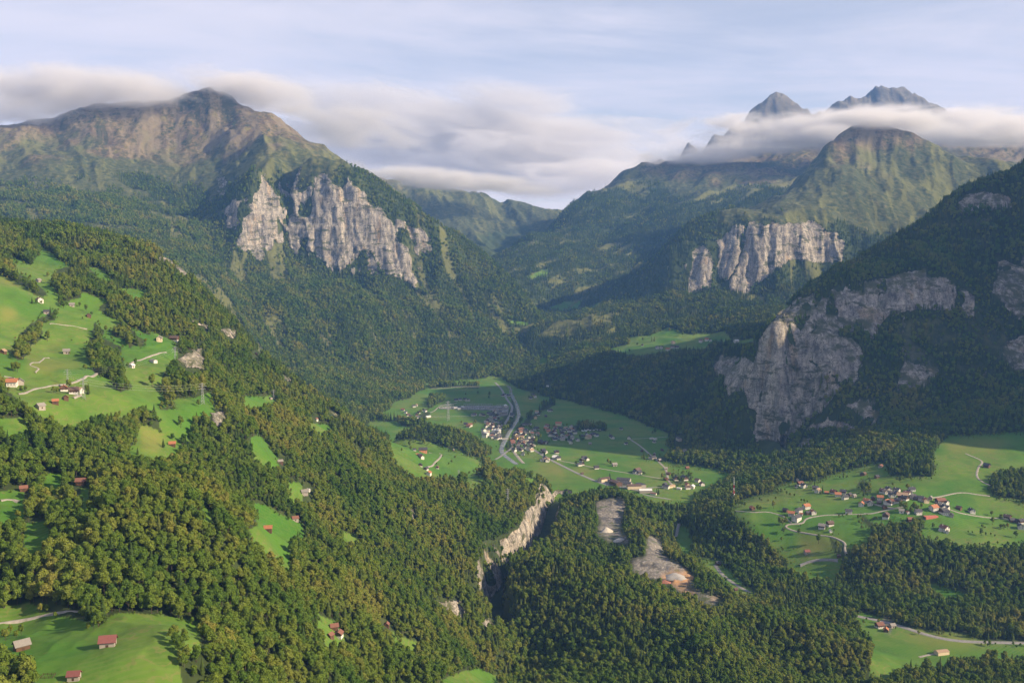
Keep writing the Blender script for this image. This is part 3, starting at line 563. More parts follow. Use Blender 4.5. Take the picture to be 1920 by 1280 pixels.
# ------------------------------------------------------------------ terrain material
def terrain_material():
    m = bpy.data.materials.new('terrain'); m.use_nodes = True
    nt = m.node_tree; b = nt.nodes['Principled BSDF']; b.inputs['Roughness'].default_value = 0.95; b.inputs['Specular IOR Level'].default_value = 0.15
    ge = nd(nt, 'ShaderNodeNewGeometry'); pos = ge.outputs['Position']
    a = nd(nt, 'ShaderNodeAttribute'); a.attribute_name = 'cover'
    sp = nd(nt, 'ShaderNodeSeparateColor'); nt.links.new(a.outputs['Color'], sp.inputs[0])
    t = nd(nt, 'ShaderNodeAttribute'); t.attribute_name = 'tint'
    st = nd(nt, 'ShaderNodeSeparateColor'); nt.links.new(t.outputs['Color'], st.inputs[0])
    rock, mead, alp, forest = sp.outputs[0], sp.outputs[1], sp.outputs[2], a.outputs['Alpha']
    bare, yel, var, org = st.outputs[0], st.outputs[1], st.outputs[2], t.outputs['Alpha']
    n_big = noise(nt, pos, 0.006, 5, 0.55); n_mid = noise(nt, pos, 0.035, 6, 0.6); n_fin = noise(nt, pos, 0.22, 5, 0.65)
    # undergrowth
    fcol = ramp(nt, n_mid, [(0.3, (0.022, 0.035, 0.012)), (0.55, (0.040, 0.058, 0.018)), (0.75, (0.065, 0.075, 0.028))])
    # meadow: mown and grazed patches, tufts, cattle tracks along the slope, worn ground
    fld = nd(nt, 'ShaderNodeTexVoronoi'); fld.inputs['Scale'].default_value = 0.0085; fld.inputs['Randomness'].default_value = 0.9
    nt.links.new(mapping(nt, pos, scale=(1, 0.6, 0), rot=(0, 0, 0.5)), fld.inputs['Vector'])
    fs = nd(nt, 'ShaderNodeSeparateColor'); nt.links.new(fld.outputs['Color'], fs.inputs[0])
    mc = mixcol(nt, fs.outputs[0], (0.036, 0.124, 0.010), (0.066, 0.165, 0.016))
    mc = mixcol(nt, maprange(nt, n_big, 0.40, 0.62), mc, (0.100, 0.168, 0.024))
    mc = mixcol(nt, maprange(nt, n_mid, 0.46, 0.68, 0, 0.7), mc, (0.052, 0.110, 0.015))
    mc = mixcol(nt, maprange(nt, n_fin, 0.35, 0.7, 0, 0.5), mc, (0.080, 0.155, 0.022))
    wv = nd(nt, 'ShaderNodeTexWave'); wv.bands_direction = 'X'; wv.inputs['Scale'].default_value = 0.055; wv.inputs['Distortion'].default_value = 3.0; wv.inputs['Detail'].default_value = 3
    nt.links.new(mapping(nt, pos, rot=(0, 0, 0.9)), wv.inputs['Vector'])
    mc = mixcol(nt, mth(nt, 'MULTIPLY', maprange(nt, wv.outputs['Fac'], 0.35, 0.8), mth(nt, 'MULTIPLY', fs.outputs[1], 0.35)), mc, (0.135, 0.165, 0.050))
    szn = nd(nt, 'ShaderNodeSeparateXYZ'); nt.links.new(pos, szn.inputs[0])
    trk = mth(nt, 'SINE', mth(nt, 'ADD', mth(nt, 'MULTIPLY', szn.outputs[2], 1.1), mth(nt, 'MULTIPLY', n_mid, 26)))
    mc = mixcol(nt, mth(nt, 'MULTIPLY', maprange(nt, trk, 0.72, 0.98, 0, 0.5), maprange(nt, n_big, 0.45, 0.6)), mc, (0.16, 0.145, 0.055))
    mc = mixcol(nt, maprange(nt, noise(nt, pos, 0.05, 5, 0.7), 0.64, 0.76, 0, 0.6), mc, (0.15, 0.125, 0.055))
    mc = mixcol(nt, mth(nt, 'MULTIPLY', yel, 0.55), mc, (0.20, 0.18, 0.050))
    # alpine grass, heath and scree
    ac = ramp(nt, n_mid, [(0.28, (0.035, 0.042, 0.020)), (0.42, (0.085, 0.075, 0.036)), (0.56, (0.140, 0.108, 0.058)), (0.74, (0.21, 0.165, 0.095))])
    ac = mixcol(nt, maprange(nt, n_big, 0.40, 0.62, 0, 0.75), ac, (0.110, 0.080, 0.056))
    ac = mixcol(nt, maprange(nt, noise(nt, mapping(nt, pos, scale=(1, 1, .3)), 0.013, 6, 0.62), 0.56, 0.66, 0, 0.8), ac, (0.19, 0.165, 0.050))
    ac = mixcol(nt, maprange(nt, noise(nt, pos, 0.021, 6, 0.65), 0.56, 0.63, 0, 0.85), ac, (0.020, 0.036, 0.017))
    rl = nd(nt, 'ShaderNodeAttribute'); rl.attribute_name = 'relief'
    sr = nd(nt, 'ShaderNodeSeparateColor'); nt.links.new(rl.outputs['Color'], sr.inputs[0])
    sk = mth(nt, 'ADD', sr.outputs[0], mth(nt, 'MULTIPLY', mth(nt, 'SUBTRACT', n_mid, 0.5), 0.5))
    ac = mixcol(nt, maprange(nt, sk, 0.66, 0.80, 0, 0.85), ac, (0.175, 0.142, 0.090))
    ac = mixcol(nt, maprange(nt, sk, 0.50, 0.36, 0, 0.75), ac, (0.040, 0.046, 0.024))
    lowc = ramp(nt, n_mid, [(0.3, (0.024, 0.038, 0.018)), (0.45, (0.045, 0.058, 0.024)), (0.6, (0.080, 0.086, 0.034)), (0.75, (0.140, 0.125, 0.055))])
    lowc = mixcol(nt, maprange(nt, sk, 0.62, 0.80, 0, 0.8), lowc, (0.125, 0.130, 0.045))
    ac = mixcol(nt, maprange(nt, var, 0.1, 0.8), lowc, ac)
    # rock: bands, water streaks, lichen, iron stains
    rs = noise(nt, mapping(nt, pos, scale=(1, 1, 0.10)), 0.05, 7, 0.62, 0.4)
    rb = noise(nt, mapping(nt, pos, scale=(0.25, 0.25, 1.0)), 0.045, 6, 0.6, 0.5)
    rc = ramp(nt, rs, [(0.34, (0.095, 0.090, 0.084)), (0.45, (0.24, 0.222, 0.195)), (0.57, (0.40, 0.360, 0.305)), (0.75, (0.50, 0.455, 0.385))])
    rc = mixcol(nt, maprange(nt, rb, 0.45, 0.7, 0, 0.5), rc, (0.20, 0.185, 0.165))
    rc = mixcol(nt, maprange(nt, noise(nt, mapping(nt, pos, scale=(1, 1, 0.2)), 0.022, 5, 0.6), 0.55, 0.7, 0, 0.5), rc, (0.42, 0.29, 0.16))
    for vv, sc_, wd in ((mapping(nt, pos, scale=(1, 1, 0.18)), 0.045, 0.022), (mapping(nt, pos, scale=(0.45, 0.45, 1.3)), 0.03, 0.016), (pos, 0.11, 0.03)):
        ck = mth(nt, 'ABSOLUTE', mth(nt, 'SUBTRACT', noise(nt, vv, sc_, 5, 0.6, 0.8), 0.5))
        rc = mixcol(nt, maprange(nt, ck, 0.0, wd, 0.75, 0.0), rc, (0.045, 0.043, 0.040))  # crack darkening put into the colour, standing in for weak relief shading
    lveg = noise(nt, mapping(nt, pos, scale=(0.5, 0.5, 1.6)), 0.03, 6, 0.65)
    rc = mixcol(nt, maprange(nt, lveg, 0.55, 0.63, 0.0, 0.85), rc, (0.050, 0.060, 0.024))
    sepn = nd(nt, 'ShaderNodeSeparateXYZ'); nt.links.new(ge.outputs['Normal'], sepn.inputs[0])
    veg = mth(nt, 'MULTIPLY', maprange(nt, sepn.outputs[2], 0.45, 0.75), maprange(nt, n_mid, 0.40, 0.58))
    rc = mixcol(nt, mth(nt, 'MULTIPLY', veg, 0.9), rc, (0.065, 0.075, 0.028))
    # quarry ground
    bc = ramp(nt, n_fin, [(0.3, (0.09, 0.085, 0.08)), (0.52, (0.19, 0.175, 0.155)), (0.72, (0.36, 0.335, 0.30))])
    bc = mixcol(nt, maprange(nt, n_mid, 0.5, 0.62, 0, 0.8), bc, (0.085, 0.085, 0.09))
    bc = mixcol(nt, maprange(nt, noise(nt, pos, 0.06, 5, 0.6), 0.54, 0.64, 0, 0.8), bc, (0.075, 0.095, 0.035))
    bc = mixcol(nt, mth(nt, 'MULTIPLY', org, 0.85), bc, (0.42, 0.24, 0.12))
    bc = mixcol(nt, maprange(nt, sepn.outputs[2], 0.80, 0.55, 0, 0.85), bc, (0.085, 0.083, 0.085))
    col = mixcol(nt, mead, fcol, mc)
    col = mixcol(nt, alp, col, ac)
    col = mixcol(nt, bare, col, bc)
    re = maprange(nt, mth(nt, 'ADD', rock, mth(nt, 'MULTIPLY', mth(nt, 'SUBTRACT', n_mid, 0.5), 0.9)), 0.35, 0.6)
    col = mixcol(nt, re, col, rc)
    nt.links.new(col, b.inputs['Base Color'])
    bp = nd(nt, 'ShaderNodeBump'); bp.inputs['Distance'].default_value = 6.0; bp.inputs['Strength'].default_value = 0.95
    bh = mth(nt, 'MULTIPLY', mth(nt, 'ADD', rs, mth(nt, 'MULTIPLY', n_fin, 0.4)), mth(nt, 'ADD', mth(nt, 'MULTIPLY', re, 1.0), 0.08))
    bh = mth(nt, 'ADD', bh, mth(nt, 'MULTIPLY', mth(nt, 'MULTIPLY', alp, n_mid), 1.2))
    nt.links.new(bh, bp.inputs['Height']); nt.links.new(bp.outputs[0], b.inputs['Normal'])
    return m
TERRAIN = make_terrain(terrain_material())
print('terrain', round(time.time() - T0, 1))
# ------------------------------------------------------------------ plain helpers for objects
def mesh_obj(name, verts, faces, mat, parent=None, smooth=False):
    me = bpy.data.meshes.new(name); me.from_pydata([tuple(v) for v in verts], [], [tuple(f) for f in faces])
    if smooth: me.polygons.foreach_set('use_smooth', np.ones(len(me.polygons), bool))
    if mat: me.materials.append(mat)
    o = bpy.data.objects.new(name, me); COL.objects.link(o)
    if parent: o.parent = parent
    return o
def tag(o, label=None, cat=None, group=None, kind=None):
    if label: o['label'] = label
    if cat: o['category'] = cat
    if group: o['group'] = group
    if kind: o['kind'] = kind
    return o

# ------------------------------------------------------------------ tree shapes
def quad_np(c, ux, uy):
    return np.array([c - ux - uy, c + ux - uy, c + ux + uy, c - ux + uy])
def trunk_mesh(h, r0, r1, n=6, bend=0.0, limbs=0, rg=None):
    V, F = [], []
    def tube(a, b, ra, rb):
        a = np.array(a, float); b = np.array(b, float); d = b - a; d /= np.linalg.norm(d)
        u = np.cross(d, (0.3, 0.8, 0.1)); u /= np.linalg.norm(u); w = np.cross(d, u); s = len(V)
        for p, r in ((a, ra), (b, rb)):
            for k in range(n):
                t = 2 * math.pi * k / n; V.append(p + r * (math.cos(t) * u + math.sin(t) * w))
        for k in range(n): F.append((s + k, s + (k + 1) % n, s + n + (k + 1) % n, s + n + k))
    tube((0, 0, -1.2), (bend, 0, h * 0.5), r0, (r0 + r1) / 2); tube((bend, 0, h * 0.5), (bend * 1.6, 0.1, h), (r0 + r1) / 2, r1)
    for k in range(limbs):
        t = 2 * math.pi * k / limbs + rg.random(); z = h * (0.45 + 0.3 * rg.random())
        tube((bend, 0, z), (math.cos(t) * h * 0.22, math.sin(t) * h * 0.22, z + h * 0.22), r1 * 1.1, r1 * 0.3)
    return V, F
def conifer_crown(seed, h=24.0, r=3.4, tiers=13, nb=8):
    g = np.random.default_rng(seed); V, F = [], []
    for i in range(tiers):
        f = i / (tiers - 1)
        z = h * (0.10 + 0.86 * f); rr = r * (1 - f) ** 0.8 * (0.85 + 0.3 * g.random()) + 0.25
        if i == 0: rr *= 0.8
        th = g.random() * 6.28
        for k in range(nb):
            t = th + 6.283 * k / nb + g.normal() * 0.18; L = rr * (0.72 + 0.5 * g.random())
            d = np.array([math.cos(t), math.sin(t), 0]); w = np.array([-d[1], d[0], 0]) * (L * 0.36 + 0.15)
            up = h / tiers * (0.75 + 0.4 * g.random()); dr = h / tiers * (0.25 + 0.4 * g.random())
            s = len(V)
            V += [np.array([0, 0, z + up]), d * L * 0.62 + w + (0, 0, z - dr * .2), d * L + (0, 0, z - dr), d * L * 0.62 - w + (0, 0, z - dr * .2)]
            F += [(s, s + 1, s + 2), (s, s + 2, s + 3)]
    s = len(V)
    V += [np.array([0, 0, h * 1.02]), np.array([.3, 0, h * .88]), np.array([-.15, .26, h * .88]), np.array([-.15, -.26, h * .88])]
    F += [(s, s + 1, s + 2), (s, s + 2, s + 3), (s, s + 3, s + 1)]
    # dark inner cone that closes the gaps
    s = len(V); m = 7
    for k in range(m):
        t = 6.283 * k / m; V.append(np.array([math.cos(t) * r * .52, math.sin(t) * r * .52, h * .12]))
    V.append(np.array([0, 0, h * .9]))
    F += [(s + k, s + (k + 1) % m, s + m) for k in range(m)]
    return V, F
def leafy_crown(seed, h=17.0, r=5.2, lumps=10, leaves=520, size=0.85, slim=1.0):
    g = np.random.default_rng(seed); V, F = [], []
    cz = h * 0.60; C = [np.array([0, 0, cz + h * 0.12])]; R = [r * 0.62]
    for k in range(lumps):
        t = 2.4 * k + g.random(); e = g.uniform(-0.75, 1.0)
        rad = r * 0.62 * math.sqrt(max(0.12, 1 - e * e * 0.75)) * g.uniform(0.75, 1.15)
        C.append(np.array([math.cos(t) * rad * slim, math.sin(t) * rad * slim, cz + e * h * 0.30])); R.append(r * g.uniform(0.30, 0.50))
    # closed low lumps inside
    bm = bmesh.new()
    bmesh.ops.create_icosphere(bm, subdivisions=1, radius=1.0)
    iv = np.array([v.co[:] for v in bm.verts]); iff = [[v.index for v in f.verts] for f in bm.faces]; bm.free()
    for c, rr in zip(C, R):
        s = len(V); V += list(c + iv * rr * 0.84 * (1 + 0.2 * g.normal(size=(len(iv), 1)))); F += [tuple(s + i for i in f) for f in iff]
    w = np.array(R) ** 2; w /= w.sum()
    n = 0
    while n < leaves:
        k = g.choice(len(C), p=w); d = g.normal(size=3); d /= np.linalg.norm(d)
        if d[2] < -0.35: continue
        p = C[k] + d * R[k] * g.uniform(0.86, 1.12)
        if any(np.linalg.norm(p - C[j]) < R[j] * 0.8 for j in range(len(C)) if j != k): continue
        nn = d + g.normal(size=3) * 0.38; nn /= np.linalg.norm(nn)
        u = np.cross(nn, g.normal(size=3)); u /= np.linalg.norm(u); v = np.cross(nn, u)
        a = size * g.uniform(0.55, 1.15); s = len(V)
        q = quad_np(p, u * a * 0.6, v * a * 0.5)
        q[0] += nn * a * .2; q[2] -= nn * a * .25
        V += list(q); F.append((s, s + 1, s + 2, s + 3)); n += 1
    return V, F

def foliage_material(name, stops, var_scale=0.008, trans=0.25, shift=0.0):
    m = bpy.data.materials.new(name); m.use_nodes = True
    nt = m.node_tree; nt.nodes.clear()
    oi = nd(nt, 'ShaderNodeObjectInfo')
    reg = noise(nt, oi.outputs['Location'], var_scale, 3, 0.5)
    rnd = mth(nt, 'POWER', oi.outputs['Random'], 1.6)
    reg2 = noise(nt, oi.outputs['Location'], 0.024, 2, 0.5)
    v = mth(nt, 'ADD', mth(nt, 'MULTIPLY', rnd, 0.42), mth(nt, 'MULTIPLY', mth(nt, 'SUBTRACT', reg, 0.5), 1.9))
    v = mth(nt, 'ADD', v, mth(nt, 'MULTIPLY', mth(nt, 'SUBTRACT', reg2, 0.5), 0.9))
    v = mth(nt, 'ADD', v, 0.38 + shift, clamp=True)
    c = ramp(nt, v, stops)
    ge = nd(nt, 'ShaderNodeNewGeometry')
    fine = noise(nt, ge.outputs['Position'], 0.55, 3, 0.6)
    c = mixcol(nt, maprange(nt, fine, 0.3, 0.7, 0.0, 0.42), c, mixcol(nt, 1.0, c, (1.6, 1.62, 1.15), 'MULTIPLY'))
    d = nd(nt, 'ShaderNodeBsdfDiffuse'); nt.links.new(c, d.inputs['Color'])
    tr = nd(nt, 'ShaderNodeBsdfTranslucent'); nt.links.new(c, tr.inputs['Color'])
    mx = nd(nt, 'ShaderNodeMixShader'); mx.inputs[0].default_value = trans
    nt.links.new(d.outputs[0], mx.inputs[1]); nt.links.new(tr.outputs[0], mx.inputs[2])
    o = nd(nt, 'ShaderNodeOutputMaterial'); nt.links.new(mx.outputs[0], o.inputs['Surface'])
    return m
def simple_mat(name, col, rough=0.8, var=0.25, scale=1.5, metal=0.0):
    m = bpy.data.materials.new(name); m.use_nodes = True
    nt = m.node_tree; b = nt.nodes['Principled BSDF']
    b.inputs['Roughness'].default_value = rough; b.inputs['Metallic'].default_value = metal; b.inputs['Specular IOR Level'].default_value = 0.3
    ge = nd(nt, 'ShaderNodeNewGeometry'); oi = nd(nt, 'ShaderNodeObjectInfo')
    n = noise(nt, ge.outputs['Position'], scale, 4, 0.6)
    k = mth(nt, 'ADD', mth(nt, 'MULTIPLY', n, var * 2), 1.0 - var - var * 0.3)
    k = mth(nt, 'ADD', k, mth(nt, 'MULTIPLY', oi.outputs['Random'], var * 0.6))
    cc = nd(nt, 'ShaderNodeCombineColor')
    for i in range(3): nt.links.new(k, cc.inputs[i])
    nt.links.new(mixcol(nt, 1.0, (*col, 1), cc.outputs[0], 'MULTIPLY'), b.inputs['Base Color'])
    return m
M_BARK = simple_mat('bark', (0.07, 0.055, 0.04), 0.95, 0.3, 3)
M_LEAF = foliage_material('broadleaf_foliage', [(0.0, (0.050, 0.100, 0.019)), (0.33, (0.085, 0.138, 0.024)), (0.62, (0.125, 0.165, 0.030)), (0.85, (0.158, 0.178, 0.038)), (1.0, (0.185, 0.182, 0.044))])
M_NEEDLE = foliage_material('conifer_foliage', [(0.0, (0.028, 0.050, 0.016)), (0.5, (0.046, 0.072, 0.020)), (0.85, (0.070, 0.092, 0.025)), (1.0, (0.092, 0.102, 0.032))], trans=0.1)

PROTO = {}
def proto(name, crown, trunk, mat):
    cm = bpy.data.meshes.new(name + '_crown'); cm.from_pydata([tuple(v) for v in crown[0]], [], crown[1]); cm.materials.append(mat)
    tm = bpy.data.meshes.new(name + '_trunk'); tm.from_pydata([tuple(v) for v in trunk[0]], [], trunk[1]); tm.materials.append(M_BARK)
    n = len(crown[0])
    jm = bpy.data.meshes.new(name); jm.from_pydata([tuple(v) for v in crown[0]] + [tuple(v) for v in trunk[0]], [], [tuple(f) for f in crown[1]] + [tuple(i + n for i in f) for f in trunk[1]])
    jm.materials.append(mat); jm.materials.append(M_BARK)
    mi = np.zeros(len(jm.polygons), np.int32); mi[len(crown[1]):] = 1; jm.polygons.foreach_set('material_index', mi)
    jo = bpy.data.objects.new(name, jm)
    PROTO[name] = dict(crown=cm, trunk=tm, obj=jo)
rg = np.random.default_rng(5)
CON_N, LEAF_N = ['spruce_a', 'spruce_b', 'spruce_c'], ['leafy_a', 'leafy_b', 'leafy_c', 'leafy_d']
for i, n in enumerate(CON_N):
    h = (23, 20, 25)[i]
    proto(n, conifer_crown(20 + i, h, (4.3, 4.4, 3.9)[i], (14, 12, 15)[i], 9), trunk_mesh(h * .9, .34, .06), M_NEEDLE)
for i, n in enumerate(LEAF_N):
    h = (17, 15, 20, 13)[i]
    proto(n, leafy_crown(40 + i, h, (5.4, 5.0, 5.2, 4.2)[i], (11, 9, 13, 8)[i], (620, 560, 680, 460)[i], slim=(1, 1, .8, 1)[i]), trunk_mesh(h * .62, .36, .16, bend=.3, limbs=5, rg=rg), M_LEAF)
FARC, FARL = ['far_spruce'], ['far_leafy', 'far_leafy_b']
proto('far_spruce', conifer_crown(60, 24, 4.6, 6, 6), trunk_mesh(20, .3, .06, 4), M_NEEDLE)
proto('far_leafy', leafy_crown(61, 17, 5.4, 8, 150, 1.5), trunk_mesh(9, .35, .16, 4), M_LEAF)
proto('far_leafy_b', leafy_crown(62, 15, 5.0, 6, 130, 1.5), trunk_mesh(8, .35, .16, 4), M_LEAF)

# ------------------------------------------------------------------ scatter the woods over the forest cover
RUN = np.maximum.accumulate(ELEV, axis=1)
def lookup(arr, x, y):
    """value of a per-vertex map attribute at plan positions"""
    t = x / y; col = np.clip(np.round(np.interp(t, TG, np.arange(NT))).astype(int), 0, NT - 1)
    o = np.argsort(col, kind='stable'); out = np.zeros(len(x), np.float32); cs = col[o]
    st = np.searchsorted(cs, np.arange(NT)); en = np.searchsorted(cs, np.arange(NT), side='right')
    for i in range(NT):
        if en[i] > st[i]:
            ii = o[st[i]:en[i]]; out[ii] = np.interp(y[ii], VY0[i], arr[i])
    return out
def grid_points(y0, y1, s, tmax=0.575):
    xm = tmax * y1
    gx, gy = np.meshgrid(np.arange(-xm, xm, s), np.arange(y0, y1, s))
    gx = gx.ravel() + rng.uniform(-.46, .46, gx.size) * s; gy = gy.ravel() + rng.uniform(-.46, .46, gy.size) * s
    k = np.abs(gx / gy) < tmax
    return gx[k], gy[k]
BLOCK = []          # (x, y, r): places kept free of trees: houses, roads, masts
def free_of_blocks(x, y):
    ok = np.ones(len(x), bool)
    if not BLOCK: return ok
    B = np.array(BLOCK); cell = 40.0
    cxs = (x // cell).astype(int); cys = (y // cell).astype(int)
    keys = cxs * 100003 + cys
    # bucket the trees once, then test each block against its 3x3 neighbourhood
    order = np.argsort(keys); ks = keys[order]
    for bx, by, r in B:
        ci, cj = int(bx // cell), int(by // cell)
        for di in (-1, 0, 1):
            for dj in (-1, 0, 1):
                kk = (ci + di) * 100003 + (cj + dj)
                a, b = np.searchsorted(ks, kk), np.searchsorted(ks, kk, side='right')
                if b > a:
                    ii = order[a:b]; ok[ii[np.hypot(x[ii] - bx, y[ii] - by) < r]] = False
    return ok
CLEAR = np.zeros((641, 961), bool)          # places the photograph shows uncovered: no crown may stand before them
def clear_polys(polys, minus=()):
    gx, gy = np.meshgrid(np.arange(0, 1921, 2.0), np.arange(0, 1281, 2.0)); m = np.zeros(gx.shape, bool)
    for p in polys: m |= inpoly(gx, gy, p)
    for p in minus: m &= ~inpoly(gx, gy, p)
    CLEAR[:] |= m
def clear_spot(px, py, r):
    i0, i1, j0, j1 = int((py - r) / 2), int((py + r) / 2) + 1, int((px - r) / 2), int((px + r) / 2) + 1
    CLEAR[max(i0, 0):max(i1, 0), max(j0, 0):max(j1, 0)] = True
clear_polys(MEADOWS + SHOULDER_MEADOW, CLUMPS)
clear_polys([p for p in ROCKS if 480 < max(q[1] for q in p) < 1000 and np.ptp([q[0] for q in p]) < 90])
clear_polys(BARE)
def covers(x, y, z, h, r):
    bad = np.zeros(len(x), bool)
    for f, sx in ((.25, 0), (.55, -.55), (.55, .55), (.6, 0), (.92, 0)):
        a, b = project(x + sx * r, y, z + h * f)
        i = np.clip((b / 2).astype(int), 0, 640); j = np.clip((a / 2).astype(int), 0, 960)
        bad |= CLEAR[i, j] & (a > 0) & (a < 1920) & (b < 1280)
    return bad
def scatter():
    X, Y, S = [], [], []
    for y0, y1, s in ((330, 1250, 6.0), (1250, 2000, 6.8), (2000, 3200, 7.8), (3200, 5600, 9.8), (5600, 9300, 14.0)):
        gx, gy = grid_points(y0, y1, s)
        X.append(gx); Y.append(gy); S.append(np.full(len(gx), s))
    x = np.concatenate(X); y = np.concatenate(Y); s = np.concatenate(S)
    z = ground(x, y)
    f = lookup(COVER[..., 3], x, y)
    k = rng.random(len(x)) < f * 0.97
    x, y, z, s = x[k], y[k], z[k], s[k]
    rn_ = grid_interp(RUN, x, y * 0.992)
    vis = (z + 26 - CAM_Z) / y >= rn_ - 0.0035
    x, y, z, s = x[vis], y[vis], z[vis], s[vis]
    k = free_of_blocks(x, y) & ~(covers(x, y, z, 16.5, 5.0) & (y < 5200))
    return x[k], y[k], z[k], s[k]
def plant(kindname, x, y, z, s, r, name, label, cat, group):
    pr = PROTO[kindname]
    e = bpy.data.objects.new(name, None); COL.objects.link(e); e.empty_display_size = 1
    e.location = (x, y, z); e.rotation_euler = (0, 0, r); e.scale = (s, s, s)
    tag(e, label, cat, group)
    for pn in ('crown', 'trunk'):
        c = bpy.data.objects.new(pn, pr[pn]); COL.objects.link(c); c.parent = e
    return e
# ------------------------------------------------------------------ draped roads, river, court
def road_mat(name, c0, c1, scale=0.3, rough=0.9):
    m = bpy.data.materials.new(name); m.use_nodes = True; nt = m.node_tree; b = nt.nodes['Principled BSDF']
    ge = nd(nt, 'ShaderNodeNewGeometry'); n = noise(nt, ge.outputs['Position'], scale, 5, 0.6)
    nt.links.new(ramp(nt, n, [(0.35, c0), (0.65, c1)]), b.inputs['Base Color']); b.inputs['Roughness'].default_value = rough
    return m
M_ASPH = road_mat('asphalt', (0.16, 0.155, 0.15), (0.24, 0.235, 0.225)); M_PATH = road_mat('gravel_path', (0.20, 0.185, 0.155), (0.31, 0.285, 0.245))
M_WATER = road_mat('river_water', (0.11, 0.125, 0.125), (0.21, 0.22, 0.21), 0.05, 0.25); M_COURT = road_mat('red_court', (0.36, 0.10, 0.07), (0.45, 0.14, 0.10))
M_YARD = road_mat('yard_gravel', (0.07, 0.085, 0.05), (0.21, 0.205, 0.195), 0.045)
def from_zoom(x0, y0, s): return lambda pts: [(x0 + x / s, y0 + y / s) for x, y in pts]
ZA, ZB, ZC, ZD4 = from_zoom(740, 700, 6), from_zoom(1000, 740, 6), from_zoom(1360, 860, 6.096), from_zoom(1620, 850, 6.4)
ZE, ZF, ZG, ZH = from_zoom(0, 480, 5.82), from_zoom(0, 620, 4.571), from_zoom(0, 800, 2.667), from_zoom(1280, 760, 2.461)
ZI = from_zoom(1040, 560, 4.8)
def smooth_path(p, step):
    p = np.array(p, float)
    for _ in range(2):
        q = [p[0]]
        for a, b in zip(p[:-1], p[1:]): q += [a * .75 + b * .25, a * .25 + b * .75]
        q.append(p[-1]); p = np.array(q)
    d = np.r_[0, np.cumsum(np.hypot(*np.diff(p, axis=0).T))]
    n = max(3, int(d[-1] / step)); t = np.linspace(0, d[-1], n)
    return np.c_[np.interp(t, d, p[:, 0]), np.interp(t, d, p[:, 1])]
def ribbon(name, px, width, mat, lift=0.35, block=True, label=None):
    h = [hit(x, y) for x, y in px]; h = [q for q in h if q]
    for (ax, ay), (bx, by) in zip(px[:-1], px[1:]):
        for t in np.linspace(0, 1, max(2, int(math.hypot(bx - ax, by - ay) / 2))): clear_spot(ax + (bx - ax) * t, ay + (by - ay) * t, 2)
    pl = smooth_path([(q[0], q[1]) for q in h], 5.0)
    tn = np.gradient(pl, axis=0); tn /= np.maximum(np.linalg.norm(tn, axis=1, keepdims=True), 1e-6)
    nn = np.c_[-tn[:, 1], tn[:, 0]]
    V, F = [], []
    cols = (-0.5, -0.16, 0.16, 0.5)
    zs = np.stack([ground(*(pl + nn * width * c).T) for c in cols], 1)
    zc = zs.max(1); k = np.ones(5) / 5
    zc = np.convolve(np.pad(zc, 2, mode='edge'), k, 'valid')
    for i in range(len(pl)):
        for c in cols: V.append((*(pl[i] + nn[i] * width * c), max(zc[i], zs[i].max()) + lift))
        # skirts so that the edge meets the grass
        V.append((*(pl[i] - nn[i] * (width * .5 + 1.2)), zs[i, 0] - 0.6)); V.append((*(pl[i] + nn[i] * (width * .5 + 1.2)), zs[i, 3] - 0.6))
        if block: BLOCK.append((pl[i][0], pl[i][1], width * .5 + 4.0))
    for i in range(len(pl) - 1):
        a, b = i * 6, i * 6 + 6
        for j in range(3): F.append((a + j, a + j + 1, b + j + 1, b + j))
        F.append((a + 4, a, b, b + 4)); F.append((a + 3, a + 5, b + 5, b + 3))
    o = mesh_obj(name, V, F, mat, None, True); o['kind'] = 'structure'
    return pl
RIVER = ribbon('river', ZA([(1270, 135), (1310, 170), (1300, 210), (1330, 270), (1365, 330), (1385, 400), (1400, 460), (1380, 520), (1340, 580), (1300, 640), (1265, 700), (1245, 745), (1215, 800), (1195, 850), (1210, 900), (1260, 940), (1330, 990), (1375, 1020)]), 14, M_WATER, 0.25)
ribbon('road', ZA([(1130, 100), (1200, 170), (1230, 230), (1270, 300), (1320, 360), (1320, 410), (1290, 480), (1250, 550), (1210, 600), (1170, 630)]), 9, M_ASPH)
ribbon('road', ZA([(1520, 835), (1560, 855), (1650, 910), (1780, 985), (1910, 1050)]) + ZB([(460, 865), (560, 910), (700, 970), (850, 1020)]), 9, M_ASPH)
ribbon('road', ZA([(1130, 965), (1180, 940), (1230, 900), (1290, 860), (1330, 820), (1390, 800)]), 7, M_ASPH)
ribbon('road', ZA([(1340, 880), (1370, 920), (1410, 970), (1450, 1010)]), 9, M_PATH)
ribbon('road', ZB([(1230, 1055), (1330, 1040), (1480, 1040)]), 5, M_ASPH)
ribbon('road', ZB([(1230, 1118), (1380, 1150), (1550, 1175)]), 6, M_ASPH)
ribbon('path', ZB([(300, 740), (460, 770), (700, 820), (1000, 870), (1200, 900), (1430, 940)]), 4.5, M_PATH)
ribbon('path', ZB([(1090, 500), (1200, 570), (1300, 660), (1400, 740), (1490, 830), (1505, 900), (1520, 970), (1560, 1010)]), 5.5, M_PATH)
ribbon('path', ZB([(1090, 495), (1290, 488), (1420, 478), (1500, 470)]), 4, M_PATH)
ribbon('path', ZA([(400, 440), (450, 420), (500, 365), (620, 355), (700, 330)]), 5, M_PATH)
ribbon('path', ZA([(340, 487), (600, 484), (840, 478)]), 4, M_PATH)
ribbon('path', ZA([(410, 170), (560, 165), (740, 145), (960, 148)]), 6, M_PATH)
ribbon('road', ZC([(850, 1220), (930, 1180), (1050, 1150), (1200, 1150), (1290, 1160)]), 5, M_ASPH)
